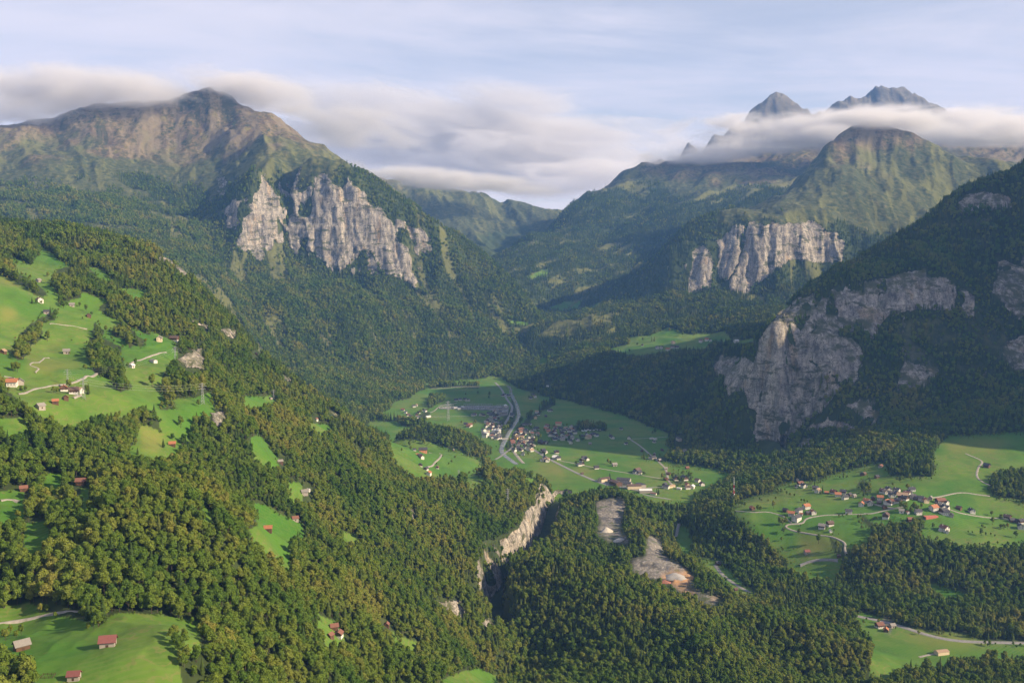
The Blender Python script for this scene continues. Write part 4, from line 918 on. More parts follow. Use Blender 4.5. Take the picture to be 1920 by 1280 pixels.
ribbon('road', ZC([(1390, 1090), (1360, 1030), (1380, 960), (1280, 910), (1180, 880), (1050, 870), (880, 840), (720, 800), (680, 770), (720, 745), (800, 740), (890, 735), (905, 700), (940, 675), (1040, 655), (1150, 640), (1350, 635), (1550, 630), (1700, 620)]), 3.6, M_PATH)
ribbon('road', ZD4([(0, 722), (100, 720), (250, 680), (350, 660), (470, 640)]), 4.5, M_PATH)
ribbon('path', ZC([(110, 595), (300, 615), (480, 600), (600, 632), (680, 660), (760, 735)]), 3, M_PATH)
ribbon('path', ZD4([(730, 545), (870, 520), (1050, 480), (1190, 465), (1350, 490), (1510, 510)]), 4, M_PATH)
ribbon('path', ZD4([(1010, 660), (1100, 700), (1300, 740), (1600, 770), (1900, 790)]), 4, M_PATH)
ribbon('path', ZD4([(1220, 0), (1370, 60), (1430, 100), (1370, 160), (1345, 270), (1400, 330), (1520, 385)]), 4, M_PATH)
ribbon('path', ZD4([(100, 600), (250, 640), (380, 662)]), 4, M_PATH)
ribbon('road', ZH([(800, 970), (900, 990), (1000, 1015), (1130, 1060), (1250, 1085), (1400, 1092), (1600, 1095)]), 10, M_ASPH)
ribbon('road', ZH([(150, 735), (180, 780), (250, 830), (310, 862)]), 7, M_ASPH)
ribbon('path', ZH([(1090, 1160), (1130, 1150), (1160, 1145)]), 4, M_PATH)
ribbon('road', [(1273, 982), (1270, 992), (1267, 1006)], 5, M_ASPH)
ribbon('path', ZF([(150, 540), (240, 525), (330, 490), (420, 470), (550, 460), (680, 430), (780, 395), (830, 365)]), 2.6, M_PATH)
ribbon('path', ZF([(30, 390), (110, 400), (130, 430)]), 3, M_PATH)
ribbon('path', ZF([(1090, 292), (1150, 260), (1280, 220), (1420, 185)]), 2.2, M_PATH)
ribbon('path', ZF([(620, 575), (690, 550)]), 2.8, M_PATH)
ribbon('path', ZG([(-30, 985), (60, 975), (150, 960), (240, 935), (330, 925), (410, 925)]), 1.9, M_PATH)
ribbon('path', ZE([(540, 745), (560, 730), (750, 755), (950, 800)]), 1.2, M_PATH)
ribbon('path', ZE([(380, 1275), (430, 1230), (400, 1215), (310, 1190), (350, 1165), (450, 1145), (530, 1110)]), 1.2, M_PATH)
ribbon('path', ZA([(360, 1055), (450, 1000), (510, 950), (525, 910)]), 3.5, M_PATH)
ribbon('path', ZA([(380, 892), (510, 897)]), 3.0, M_PATH)
ribbon('path', [(0, 938), (20, 934), (36, 941)], 2.4, M_PATH)
def pad(name, px, mat, lift=0.5):
    q = [hit(x, y) for x, y in px]; zc = max(p[2] for p in q) + lift
    n = len(q); V = [(p[0], p[1], zc) for p in q] + [(p[0], p[1], zc - 6) for p in q]
    F = [tuple(range(n))] + [(i, (i + 1) % n, n + (i + 1) % n, n + i) for i in range(n)]
    o = mesh_obj(name, V, F, mat); o['kind'] = 'structure'
    c = np.mean([(p[0], p[1]) for p in q], 0); BLOCK.append((c[0], c[1], 16))
    return o
pad('sports_court', ZD4([(712, 748), (860, 740), (892, 766), (745, 792)]), M_COURT)
pad('substation_yard', ZA([(495, 380), (640, 368), (960, 362), (1290, 362), (1270, 470), (1180, 490), (1120, 425), (1030, 412), (500, 400)]), M_YARD, 0.4)
pad('village_square', ZA([(990, 690), (1080, 655), (1190, 640), (1200, 690), (1100, 710), (1010, 720)]), M_YARD, 0.4)
pad('works_yard', ZB([(690, 960), (850, 945), (1100, 985), (1240, 1050), (1390, 1110), (1230, 1100), (860, 1015)]), M_YARD, 0.3)

# ------------------------------------------------------------------ buildings
ROOF = {'o': ('orange tiled', (0.33, 0.135, 0.065)), 'r': ('red-brown', (0.17, 0.080, 0.056)), 'b': ('brown', (0.105, 0.070, 0.055)), 'd': ('dark grey', (0.055, 0.055, 0.062)), 'g': ('weathered grey', (0.22, 0.205, 0.185)), 'm': ('maroon', (0.17, 0.062, 0.055)), 't': ('tan', (0.33, 0.23, 0.15)), 'w': ('pale flat', (0.55, 0.55, 0.54))}
WALL = {'w': ('white', (0.56, 0.54, 0.49)), 't': ('dark timber', (0.105, 0.060, 0.036)), 'c': ('cream', (0.58, 0.48, 0.33)), 'y': ('yellow', (0.60, 0.40, 0.15)), 's': ('salmon', (0.60, 0.26, 0.13)), 'g': ('grey board', (0.30, 0.27, 0.235)), 'h': ('half timbered', (0.105, 0.060, 0.036))}
RM = {k: simple_mat('roof_' + v[0].replace(' ', '_'), v[1], 0.75, 0.28, 0.9) for k, v in ROOF.items()}
WM = {k: simple_mat('wall_' + v[0].replace(' ', '_'), v[1], 0.85, 0.14, 0.7) for k, v in WALL.items()}
M_STONE = simple_mat('stone_base', (0.55, 0.53, 0.49), 0.9, 0.2, 0.8); M_GLASS = simple_mat('window_glass', (0.03, 0.035, 0.045), 0.15, 0.1); M_DOOR = simple_mat('door_wood', (0.07, 0.04, 0.025), 0.7)
# type: (length, width, eave height, roof rise, overhang, word, windows?)
KIND = {'c': (12, 10.5, 6.0, 3.4, 1.3, 'chalet', 1), 'b': (9.5, 7.5, 4.2, 2.9, 1.0, 'barn', 0), 'h': (18, 13, 7.5, 4.2, 1.3, 'house', 1), 'k': (15, 12, 10, 2.2, .7, 'apartment block', 1), 'i': (32, 17, 7.5, 2.8, .6, 'workshop hall', 0), 'l': (26, 11, 5.5, 2.6, .8, 'longhouse', 0), 's': (6.5, 5, 3.0, 1.9, .6, 'shed', 0), 'f': (20, 13, 6.5, 0.5, .3, 'flat-roofed building', 1)}
MESHES = {}
def shared(key, fn, mat):
    if key not in MESHES:
        V, F = fn(); me = bpy.data.meshes.new(key[0]); me.from_pydata(V, [], F); me.materials.append(mat); MESHES[key] = me
    return MESHES[key]
def wall_geo(L, W, h, r, zb=-3.0):
    a, b = L / 2, W / 2
    V = [(-a, -b, zb), (a, -b, zb), (a, b, zb), (-a, b, zb), (-a, -b, h), (a, -b, h), (a, b, h), (-a, b, h), (-a, 0, h + r), (a, 0, h + r)]
    F = [(0, 1, 5, 4), (2, 3, 7, 6), (1, 2, 6, 9, 5), (3, 0, 4, 8, 7)]
    return V, F
def base_geo(L, W, h):
    a, b = L / 2 + .12, W / 2 + .12
    V = [(x, y, z) for z in (-3, h) for x, y in ((-a, -b), (a, -b), (a, b), (-a, b))]
    return V, [(0, 1, 5, 4), (1, 2, 6, 5), (2, 3, 7, 6), (3, 0, 4, 7), (4, 5, 6, 7)]
def roof_geo(L, W, h, r, o, th=0.38):
    a = L / 2 + o; b = W / 2 + o; sl = r / (W / 2); e = h - sl * o
    V = []
    for x in (-a, a):
        V += [(x, -b, e), (x, 0, h + r), (x, b, e), (x, -b, e + th), (x, 0, h + r + th * 1.1), (x, b, e + th)]
    F = [(3, 9, 10, 4), (4, 10, 11, 5), (0, 1, 7, 6), (1, 2, 8, 7), (0, 6, 9, 3), (2, 5, 11, 8), (0, 3, 4, 1), (1, 4, 5, 2), (6, 7, 10, 9), (7, 8, 11, 10)]
    return V, F
def box_geo(x0, x1, y0, y1, z0, z1):
    V = [(x, y, z) for z in (z0, z1) for x, y in ((x0, y0), (x1, y0), (x1, y1), (x0, y1))]
    return V, [(3, 2, 1, 0), (4, 5, 6, 7), (0, 1, 5, 4), (1, 2, 6, 5), (2, 3, 7, 6), (3, 0, 4, 7)]
HOUSES = []
def part(name, me, parent, loc=(0, 0, 0), rz=0):
    c = bpy.data.objects.new(name, me); COL.objects.link(c); c.parent = parent; c.location = loc; c.rotation_euler = (0, 0, rz); return c
def house(px, py, code, rot=None, size=1.0, label=None, place='', group=None, detail=True):
    q = hit(px, py)
    if q is None: return
    ty, ro, wa = code[0], code[1], code[2]
    clear_spot(px, py - 5, 6 if q[1] > 1500 else 9)
    L, W, h, r, ov, word, win = KIND[ty]
    x, y, z = q
    rz = rot if rot is not None else random.choice((0.25, 1.75, -0.35, 1.25, 0.6, 2.2)) + random.uniform(-.2, .2)
    e = bpy.data.objects.new({'c': 'chalet', 'b': 'barn', 'h': 'house', 'k': 'apartment_block', 'i': 'workshop_hall', 'l': 'long_building', 's': 'shed', 'f': 'flat_roofed_building'}[ty], None); COL.objects.link(e)
    y += W * 0.3 * size
    zc = ground(np.array([x - 4, x + 4, x]), np.array([y, y, y + 4])); z = float(np.mean(zc)) + 0.3
    e.location = (x, y, z); e.rotation_euler = (0, 0, rz); e.scale = (size,) * 3
    part('wall', shared(('wall', ty, wa), lambda: wall_geo(L, W, h, r), WM[wa]), e)
    rf = part('roof', shared(('roof', ty, ro), lambda: roof_geo(L, W, h, r, ov), RM[ro]), e)
    if wa in 'th' and ty in 'ch': part('stone_base', shared(('stone_base', ty), lambda: base_geo(L, W, h * (.62 if wa == 'h' else .40)), M_STONE), e)
    if detail and ty in 'chk':
        part('chimney', shared(('chimney', ty), lambda: box_geo(-.45, .45, -.45, .45, 0, 1.9), M_STONE), rf, (L * .2, W * .16, h + r * .62))
    if detail and win:
        wm = shared(('window',), lambda: box_geo(-.55, .55, -.05, .05, 0, 1.3), M_GLASS); sh = 0.16
        for fx in (-.3, 0, .3):
            for s in (-1, 1): part('window', wm, e, (fx * L, s * (W / 2 + sh), h * .30))
        for fy in (-.25, .25):
            for s in (-1, 1):
                part('window', wm, e, (s * (L / 2 + sh), fy * W, h * .30), math.pi / 2); part('window', wm, e, (s * (L / 2 + sh), fy * W, h * .72), math.pi / 2)
    if ty in 'bs':
        part('door', shared(('door', ty), lambda: box_geo(-.9, .9, -.06, .06, -.2, 2.1), M_DOOR), e, (0, -W / 2 - .05, 0)); part('door', shared(('door', ty), None, None), e, (L / 2 + .05, 0, 0), math.pi / 2)
    if not label:
        sz = 'small ' if size < .85 else ('large ' if size > 1.25 else '')
        wn, rn2 = WALL[wa][0], ROOF[ro][0]
        label = f"{sz}{rn2} roofed {wn} {word} {place}"
    BLOCK.append((x, y, max(L, W) * .5 * size + 5.0)); BLOCK.append((x * .99, y * .99, max(L, W) * .5 * size + 3)); BLOCK.append((x * .982, y * .982, max(L, W) * .4 * size + 2))
    HOUSES.append([e, x, y, label, group, word])
    return e
def village(conv, place, group, text, size=1.0, detail=True):
    for it in text.split():
        f = it.split(','); (px, py), = conv([(float(f[0]), float(f[1]))])
        house(px, py, f[2], size=size * (float(f[3]) if len(f) > 3 else 1.0), place=place, group=group, detail=detail)
village(ZA, 'at the mountain foot by the fields', 'hamlet at the valley edge', '90,420,crt 120,450,cdw 150,478,cbt 178,498,cdw 215,380,cdw 242,372,ctw 270,450,cdt 325,420,cdt 342,432,cdw 265,505,cdw 250,478,cbt 375,496,lww,.8', detail=False)
village(ZA, 'in the fields above the substation', 'farm above the substation', '690,308,cdt 735,304,cdw 790,300,cdt 803,310,cbw 833,310,cdw', detail=False)
village(ZA, 'beside the valley substation', 'buildings of the substation', '680,394,fww,.8 770,388,lww,.8 722,406,fww,.7 1250,378,lww,1.1 1200,408,fdg 1232,468,fdg 1190,448,fdg', detail=False)
village(ZA, 'between substation and village', 'houses between substation and village', '880,480,cdw 903,475,crw 970,475,cdw 1003,480,cdt 1060,460,cdt 1120,430,cgw 1100,460,cdw 1085,490,cdw 1130,500,cdg 1070,530,cgw 1110,540,cdw 1055,580,crw 1090,570,cdw 1030,610,cdw 845,598,crw,1.2 800,580,cdt 828,608,crt 1310,490,cdw 1322,470,cdt 1240,250,cdw 1215,258,cdt 1280,258,cdt', detail=False)
village(ZA, 'by the village square', 'left-bank village houses', '1000,662,kdw 1032,702,kww 1012,722,kdw 1100,615,crw,1.2 1120,672,kww 1165,672,kww 1050,650,cdw 1082,635,cdt 1102,732,cdw 1160,742,cdw 1182,732,cdt 1140,746,cdw 1150,620,cdt 1215,615,cdt', detail=False)
village(ZA, 'in the riverside village', 'right-bank village houses', '1600,445,ctw 1620,470,cdt 1585,512,coc 1700,486,ldt,.8 1762,424,cbt 1740,430,cdw 1480,585,ldg 1522,580,ldw,.8 1420,650,hrw 1442,630,cbw 1415,680,crw 1500,670,cdw 1582,640,cdw 1602,630,cdt 1610,695,crw 1370,742,hby 1360,702,cdc 1440,750,ctc 1462,790,ctw 1332,800,crt 1325,780,crc 1420,780,cdw 1482,762,cdw 1530,790,cdt 1562,820,cdw 1440,710,cdt 1400,860,cdt 1422,872,cdt 1440,920,cdw 1500,865,cdw 1522,860,cdw 1372,840,cdt 1650,790,ldt 1702,790,cdw 1640,778,cdt 1672,882,cdt 1692,895,cdw 1820,900,cdt 1815,956,cww 1842,970,cdw 1715,986,ctw 1692,970,cdt 1340,760,cdt 1390,720,cdw 1400,790,cdt 1470,830,cdt 1445,800,crt 1380,690,cdt 1460,690,cdt', detail=False)
village(ZA, 'between the two streams', 'farm between the streams', '1552,250,cdt 1530,285,cdt 1582,270,crw 1722,154,bww', detail=False)
village(ZB, 'in the main village quarter', 'houses of the main village quarter', '145,395,coc 160,360,crt 170,430,coc 185,470,cdw 230,425,cdt 222,470,cdw 262,470,cdt 285,345,hoc,1.1 365,390,ctw 340,420,cdw 320,440,cdt 430,400,coc 452,395,cdt 240,500,ldg,.8 305,500,cdw 335,500,cdt 120,552,ldt 45,450,crc 410,530,cdw 422,550,cdw 500,522,cdw 620,494,htc 570,470,ldt,.7 602,460,cdw 652,465,cdt 682,455,cdt 712,470,cdw 390,400,cdw 200,445,cdt 250,440,crw', detail=False)
village(ZB, 'in the wide valley fields', 'scattered barns in the valley fields', '872,480,cdt 892,496,cdw 990,394,bdw 1077,500,cdw 1042,560,bdw 640,560,bgg 1362,540,bdw 1332,498,fww,.6 1372,508,fww,.6 1640,515,ldg 1702,640,bgw 1450,630,bdt 1222,640,bdt 1362,680,bgt 1352,724,cdg 1322,728,bgg 1422,748,bgt 1732,834,brt 1490,843,bgg 1522,900,bbt 915,802,bgg,1.3 550,893,bbt,.7 710,834,cdt 1170,872,hbt 1192,890,cdt 1150,888,cdw', detail=False)
village(ZB, 'beside the straight valley road', 'farms beside the valley road', '110,640,cdw 122,665,cdt 265,660,cdt 240,722,cww 282,726,cdw 155,756,ctw 100,750,cdw 572,725,cdt 546,750,cdt 602,740,cdw 520,802,cdw 546,792,cdt', detail=False)
village(ZB, 'at the far field edge', 'farms at the field edge', '1495,962,bob 1610,962,hdt 1702,962,hdt 1740,1032,coc 1737,1062,cbw 1790,1055,cww 1850,982,cbw 1900,1022,crw 1552,1043,ltc,.8 1480,1032,cdt 1502,1056,cdw 1642,1065,fww,.6'.replace('bob', 'bot'), detail=False)
village(ZB, 'in the works yard', 'halls of the works yard', '800,975,ibc 930,1018,ibt,1.1 1020,985,idg,1.1 1062,1015,fdg 1132,1060,ibc,1.1 1212,1045,fdg,1.3 1262,1104,lwg,1.2 1352,1124,lrw,.6 880,990,cdw', detail=False)
village(ZC, 'at the terrace road bend', 'houses at the terrace road bend', '310,585,sot,1.6 690,605,bdt 760,655,cow 820,712,hdw 845,615,cdw 870,645,sow 930,572,cow,1.1 1005,635,cow 950,638,ddt'.replace('ddt', 'bdt'))
village(ZC, 'on the open terrace meadow', 'barns on the terrace meadow', '1200,768,cbt 1110,800,cgt 1205,840,sww 935,1088,bmg 1415,628,cdw 1565,192,bdt 1300,1128,sbt')
village(ZC, 'in the upper terrace village', 'upper houses of the terrace village', '860,305,crt 902,328,cdw 830,250,stc 815,330,sdw 1032,355,cdt 1062,385,ctw 1160,402,sot,1.3 1242,400,crt 1292,432,cow 1352,400,cdt 1372,462,cdw 1422,425,bdt 1475,438,sgg,1.3 1562,542,cow 1622,505,cow 1662,530,cdw 1692,470,bdt')
village(ZD4, 'amid the terrace village', 'houses amid the terrace village', '200,555,cow 300,450,cdw 235,470,cbt 272,485,ctw 332,505,cdt 345,525,cdw 400,462,cdw 470,545,htt,1.1 580,455,cdw 552,490,cdw 522,505,crw 592,545,cdw 682,565,cdw 745,590,coc 805,555,bgg 360,600,crw 330,612,cdt 286,605,cow 190,605,bdt 250,660,bbt 270,778,hbt,.9 455,712,bgw 530,722,sow 556,815,brt 656,732,cdw 845,690,cow,1.2 925,605,hrt 982,615,cdw 902,645,cdg 952,675,cdw 990,680,cdw 962,725,hdt,.9 992,742,cdw 1056,765,bdg 1145,675,bbt 1300,718,cdw 420,590,cdt 500,560,cdt 630,560,bdt 390,500,cdt')
village(ZD4, 'outside the terrace village', 'outlying buildings of the terrace', '205,168,brg 160,295,bdt 4,260,bbt 1480,168,bdt,1.3 1730,790,cbt 1782,822,bdt 1842,832,bdt 1900,842,hdt,.8 1888,905,cdw 975,935,crw,1.2 930,930,fww,.5 1005,955,sgw')
village(ZE, 'on the steep pasture', 'barns of the hillside pasture', '415,282,bgg 425,502,ccc 500,630,bdg 780,550,bgg 962,668,brt 720,1068,bgg,1.1 1735,930,cgc 25,1062,btt 1670,1160,lgw,.65 1435,1218,sww,1.3'.replace('ccc', 'cbw'), size=.85)
village(ZF, 'beside the hillside pylons', 'farm beside the hillside pylons', '95,480,cow,1.1 165,460,bgg,1.2 95,432,sdt 540,518,cot,.9 622,540,cbt 672,532,ctw,.8 560,592,brt,.8 470,628,sot,1.2 340,672,bgg', size=.85)
village(lambda p: p, 'in a wood clearing', 'huts in hillside clearings', '326,639,hbt,.8 322,836,bot,.8 480,665,sdt 507,748,lgg,.4 593,788,srw 525,868,sgt,1.1 570,928,cgg,.75 553,976,brg,.8 502,995,bot,.8 626,1180,brt,.75 635,1195,crt,.6 619,1195,srt,.9 725,1175,srt 150,909,brt,.85 43,921,srt 578,920,sww,.7')
house(200, 1212, 'bmg', rot=0.22, size=.92, label='wooden shed with maroon roof standing alone in the bright mown meadow', group=None)
house(137, 1276, 'bmg', rot=0.15, size=.66, label='small maroon-roofed hut at the lower edge of the bright meadow', group=None)
house(38, 1219, 'bgt', rot=0.75, size=.85, label='barn with weathered grey roof beside the olive trees of the bright meadow', group=None)
house(1767, 1227, 'itc', rot=0.25, size=.62, label='big farm barn with weathered roof on the green strip below the road', group=None)
house(1650, 1177, 'crt', rot=0.3, size=.95, label='red-brown roofed chalet beside the road bend in the lower right valley', group=None)
house(1662, 1184, 'bot', rot=1.2, size=.9, label='orange-roofed barn beside the road bend chalet', group=None); house(1674, 1176, 'bgg', rot=.3, size=.9, label='grey barn beside the asphalt road below the dark wood', group=None)
house(1347, 1059, 'bdt', rot=.3, label='dark barn at the head of the small road behind the quarry'); house(1380, 1107, 'sbt', rot=.3, label='brown shed beside the small road behind the quarry')
house(793, 848, 'hds', rot=0.12, size=1.15, label='big salmon-coloured house with dark roof on the lit meadow left of the river'); house(783, 852, 'los', rot=0.1, size=.42, label='low orange annex beside the big salmon-coloured house'); house(777, 845, 'cdw', rot=.1, size=.7, label='small white house behind the salmon-coloured house')
village(ZA, 'on the lit knoll meadow', 'chalets on the lit knoll meadow', '302,958,crw,.9 285,935,cdt,.8 290,1045,cdt,.8 350,1085,cdt,.8 480,1070,crt,.7 382,1145,cow,.9 660,870,bgt,.6', detail=False)
village(ZI, 'on the far forest terrace', 'far terrace hamlet', '925,452,cdw,1.3 962,448,cdw,1.2 1022,468,cow,1.4 1062,448,cbw,1.3 1102,444,cdt,1.2 1068,406,ctc,1.4 1320,392,hrw 1372,380,cow,1.3 1405,384,cdw 1637,396,cww,1.3 790,424,cdt', detail=False)
def infill(conv, x0, x1, y0, y1, n, place, group):
    k = tries = 0
    while k < n and tries < 600:
        tries += 1
        (px, py), = conv([(random.uniform(x0, x1), random.uniform(y0, y1))]); q = hit(px, py)
        if min(math.hypot(q[0] - H[1], (q[1] - H[2]) * .8) for H in HOUSES) < 17 or np.hypot(RIVER[:, 0] - q[0], RIVER[:, 1] - q[1]).min() < 22: continue
        house(px, py, random.choice(('cdw', 'cdt', 'cbt', 'cdw', 'crw', 'cdc', 'bdt', 'ctw', 'cgw', 'cbw')), size=random.uniform(.8, 1.15), place=place, group=group, detail=False); k += 1
infill(ZA, 1335, 1560, 640, 880, 26, 'in the riverside village', 'right-bank village houses')
infill(ZA, 1000, 1190, 560, 740, 12, 'by the village square', 'left-bank village houses')
infill(ZB, 120, 470, 370, 520, 18, 'in the main village quarter', 'houses of the main village quarter')
infill(ZA, 1040, 1170, 430, 590, 8, 'between substation and village', 'houses between substation and village')
# labels: say what each stands next to, so that fewer look alike
LAND = []
def landmark(px, py, words, r): 
    q = hit(px, py); LAND.append((q[0], q[1], words, r))
for a in ((*ZA([(1262, 740)])[0], 'near the bridge', 170), (*ZD4([(800, 765)])[0], 'near the red court', 75), (*ZB([(640, 400)])[0], 'near the white caravans', 130), (1375, 943, 'near the mast', 90), (*ZC([(650, 720)])[0], 'near the dark tree', 60), (*ZA([(1320, 385)])[0], 'near the river road', 170), (*ZB([(1500, 830)])[0], 'near the field track', 150)): landmark(*a)
from collections import Counter
for H in HOUSES:
    if H[4]:
        best = min(((math.hypot(H[1] - l[0], H[2] - l[1]), l[2]) for l in LAND if math.hypot(H[1] - l[0], H[2] - l[1]) < l[3]), default=None)
        if best: H[3] += ' ' + best[1]
cnt = Counter(H[3] for H in HOUSES)
for e, x, y, lab, grp, word in HOUSES:
    tag(e, lab, {'apartment block': 'building', 'workshop hall': 'workshop', 'longhouse': 'building', 'flat-roofed building': 'building'}.get(word, word), grp if grp else None)
print('houses', len(HOUSES), 'labels', len(cnt), round(time.time() - T0, 1))
# ------------------------------------------------------------------ masts, pylons, bridge, caravans, single trees
M_STEEL = simple_mat('galvanised_steel', (0.36, 0.37, 0.38), 0.5, 0.1, 1, 0.3); M_RED = simple_mat('red_paint', (0.45, 0.045, 0.03), 0.5, 0.1); M_WHITE = simple_mat('white_paint', (0.75, 0.75, 0.73), 0.5, 0.08); M_CONC = simple_mat('concrete', (0.42, 0.41, 0.39), 0.9, 0.15)
def bars(segs, r, n=4):
    V, F = [], []
    for a, b in segs:
        a = np.array(a, float); b = np.array(b, float); d = b - a; d /= np.linalg.norm(d)
        u = np.cross(d, (0.31, 0.77, 0.2)); u /= np.linalg.norm(u); w = np.cross(d, u); s = len(V)
        for p in (a, b):
            for k in range(n):
                t = 2 * math.pi * (k + .5) / n; V.append(tuple(p + r * (math.cos(t) * u + math.sin(t) * w)))
        for k in range(n): F.append((s + k, s + (k + 1) % n, s + n + (k + 1) % n, s + n + k))
    return V, F
def lattice(z0, z1, w0, w1, n):
    sg = []
    for i in range(n):
        a = i / n; b = (i + 1) / n; za, zb = z0 + (z1 - z0) * a, z0 + (z1 - z0) * b; wa, wb = w0 + (w1 - w0) * a, w0 + (w1 - w0) * b
        ca = [(-wa, -wa, za), (wa, -wa, za), (wa, wa, za), (-wa, wa, za)]; cb = [(-wb, -wb, zb), (wb, -wb, zb), (wb, wb, zb), (-wb, wb, zb)]
        for k in range(4):
            sg += [(ca[k], cb[k]), (ca[k], cb[(k + 1) % 4]), (cb[k], cb[(k + 1) % 4])]
    return sg
def mast():
    x, y, z = hit(1375.5, 943)
    e = bpy.data.objects.new('radio_mast', None); COL.objects.link(e); e.location = (x, y, z - .5)
    H = 60 * (y / 2120)
    def sec(name, a, b, w0, w1, mat, n, r=.22):
        V, F = bars(lattice(a * H, b * H, w0, w1, n), r); mesh_obj(name, V, F, mat, e)
    for a, b, w0, w1, m in ((0, .20, 2.6, 1.8, M_STEEL), (.20, .34, 1.8, 1.35, M_STEEL), (.34, .48, 1.35, 1.1, M_RED), (.48, .58, 1.1, .95, M_WHITE), (.58, .70, .95, .8, M_RED), (.70, .80, .8, .65, M_WHITE)):
        sec('lattice_section', a, b, w0, w1, m, max(2, int((b - a) * 22)), .24)
    V, F = bars([((0, 0, .80 * H), (0, 0, H))], .45, 6); mesh_obj('antenna', V, F, M_WHITE, e)
    for k, (zz, ang) in enumerate(((.42, .4), (.40, 2.4), (.52, 4.2), (.36, 5.4), (.62, 1.1))):
        bm = bmesh.new(); bmesh.ops.create_cone(bm, cap_ends=True, segments=12, radius1=1.3, radius2=1.1, depth=.8)
        me = bpy.data.meshes.new('dish_antenna'); bm.to_mesh(me); bm.free(); me.materials.append(M_WHITE if k % 2 else M_RED)
        o = bpy.data.objects.new('dish_antenna', me); COL.objects.link(o); o.parent = e; o.location = (math.cos(ang) * 1.9, math.sin(ang) * 1.9, zz * H); o.rotation_euler = (math.pi / 2, 0, ang + math.pi / 2)
    V, F = box_geo(2.5, 8, -3, 1.5, -2, 3.2); mesh_obj('equipment_hut', V, F, M_CONC, e)
    tag(e, 'tall lattice mast banded red and white at the wood edge above the terrace', 'mast'); BLOCK.append((x, y, 12)); BLOCK.append((x * .985, y * .985, 10)); BLOCK.append((x * .972, y * .972, 8))
mast()
PYL = []
def pylon(px, base, top, label):
    q = hit(px, base)
    if not q: return
    x, y, z = q; H = (base - top) / FPX * y * 1.03
    e = bpy.data.objects.new('power_pylon', None); COL.objects.link(e); e.location = (x, y, z - .4); e.rotation_euler = (0, 0, .5)
    w = H * .075
    V, F = bars(lattice(0, H, w, w * .18, 7), max(.09, H * .0045)); mesh_obj('lattice_tower', V, F, M_STEEL, e)
    for k, f in enumerate((.72, .84, .95)):
        a = H * (.17, .2, .14)[k]
        V, F = bars([((-a, 0, H * f), (a, 0, H * f)), ((-a, 0, H * f), (0, 0, H * f + H * .04)), ((a, 0, H * f), (0, 0, H * f + H * .04))], max(.09, H * .0045)); mesh_obj('cross_arm', V, F, M_STEEL, e)
    tag(e, label, 'pylon'); PYL.append((e, H)); BLOCK.append((x, y, 7))
pylon(127, 724, 692, 'slim lattice pylon on the pasture above the orange-roofed hillside farm')
pylon(157, 748, 708, 'lattice pylon beside the brown chalet of the hillside farm')
pylon(329, 684, 650, 'lattice pylon in front of the small pale rock wall on the hillside')
pylon(380, 757, 718, 'lattice pylon at the edge of the rounded yellowing wood on the hillside')
pylon(513, 748, 730, 'lattice pylon beside the tiny grass clearing high on the wooded slope')
pylon(840, 788, 752, 'grey lattice pylon on the valley fields below the substation')
pylon(860, 897, 880, 'lattice pylon in the small glade on the wooded hill')
pylon(952, 945, 915, 'lattice pylon in the wood above the pale gorge wall')
def wires(a, b):
    (ea, ha), (eb, hb) = PYL[a], PYL[b]
    for f in (.72, .84, .95):
        pa = ea.location + Vector((0, 0, ha * f)); pb = eb.location + Vector((0, 0, hb * f)); pts = []
        for i in range(13):
            t = i / 12; p = pa.lerp(pb, t); p.z -= 4 * t * (1 - t) * (pa - pb).length * .025; pts.append(p)
        V, F = bars(list(zip(pts[:-1], pts[1:])), .07, 3)
        o = mesh_obj('power_wire', V, F, M_STEEL); tag(o, 'thin power wire strung between %s pylons' % ('the two farm' if a == 0 else 'the farm and wood' if a == 1 else 'the rock wall and wood'), 'wire', 'power wires over the hillside pasture')
wires(0, 1); wires(1, 3); wires(0, 2)
def bridge():
    a = hit(*ZA([(1205, 742)])[0]); b = hit(*ZA([(1325, 738)])[0])
    a = np.array(a); b = np.array(b); z = max(a[2], b[2]) + 2.2
    d = (b - a)[:2]; L = np.linalg.norm(d); d /= L; n = np.array([-d[1], d[0]])
    e = bpy.data.objects.new('road_bridge', None); COL.objects.link(e); c = (a + b) / 2; e.location = (c[0], c[1], z); e.rotation_euler = (0, 0, math.atan2(d[1], d[0]))
    V, F = box_geo(-L / 2 - 6, L / 2 + 6, -4.5, 4.5, -1.0, 0); mesh_obj('deck', V, F, M_CONC, e)
    for s in (-1, 1):
        V, F = box_geo(-L / 2 - 6, L / 2 + 6, s * 4.3 - .15, s * 4.3 + .15, 0.003, 1.1); mesh_obj('parapet', V, F, M_CONC, e)
    for xx in (-L / 2 + 2, L / 2 - 2):
        V, F = box_geo(xx - 2, xx + 2, -4, 4, -6, -1.003); mesh_obj('abutment', V, F, M_CONC, e)
    tag(e, 'pale concrete road bridge crossing the river in the valley village', 'bridge')
bridge()
def caravan_geo():
    return box_geo(-3, 3, -1.2, 1.2, .6, 2.9)
cm = bpy.data.meshes.new('cabin'); cm.from_pydata(*[caravan_geo()[0], [], caravan_geo()[1]]); cm.materials.append(M_WHITE)
wv, wf = [], []
wm = bpy.data.meshes.new('wheel'); V, F = bars([((0, -1.25, .4), (0, 1.25, .4))], .42, 8); wm.from_pydata(V, [], F); wm.materials.append(M_GLASS)
gm = bpy.data.meshes.new('window'); V, F = box_geo(-1.6, 1.6, -1.23, 1.23, 1.7, 2.4); gm.from_pydata(V, [], F); gm.materials.append(M_GLASS)
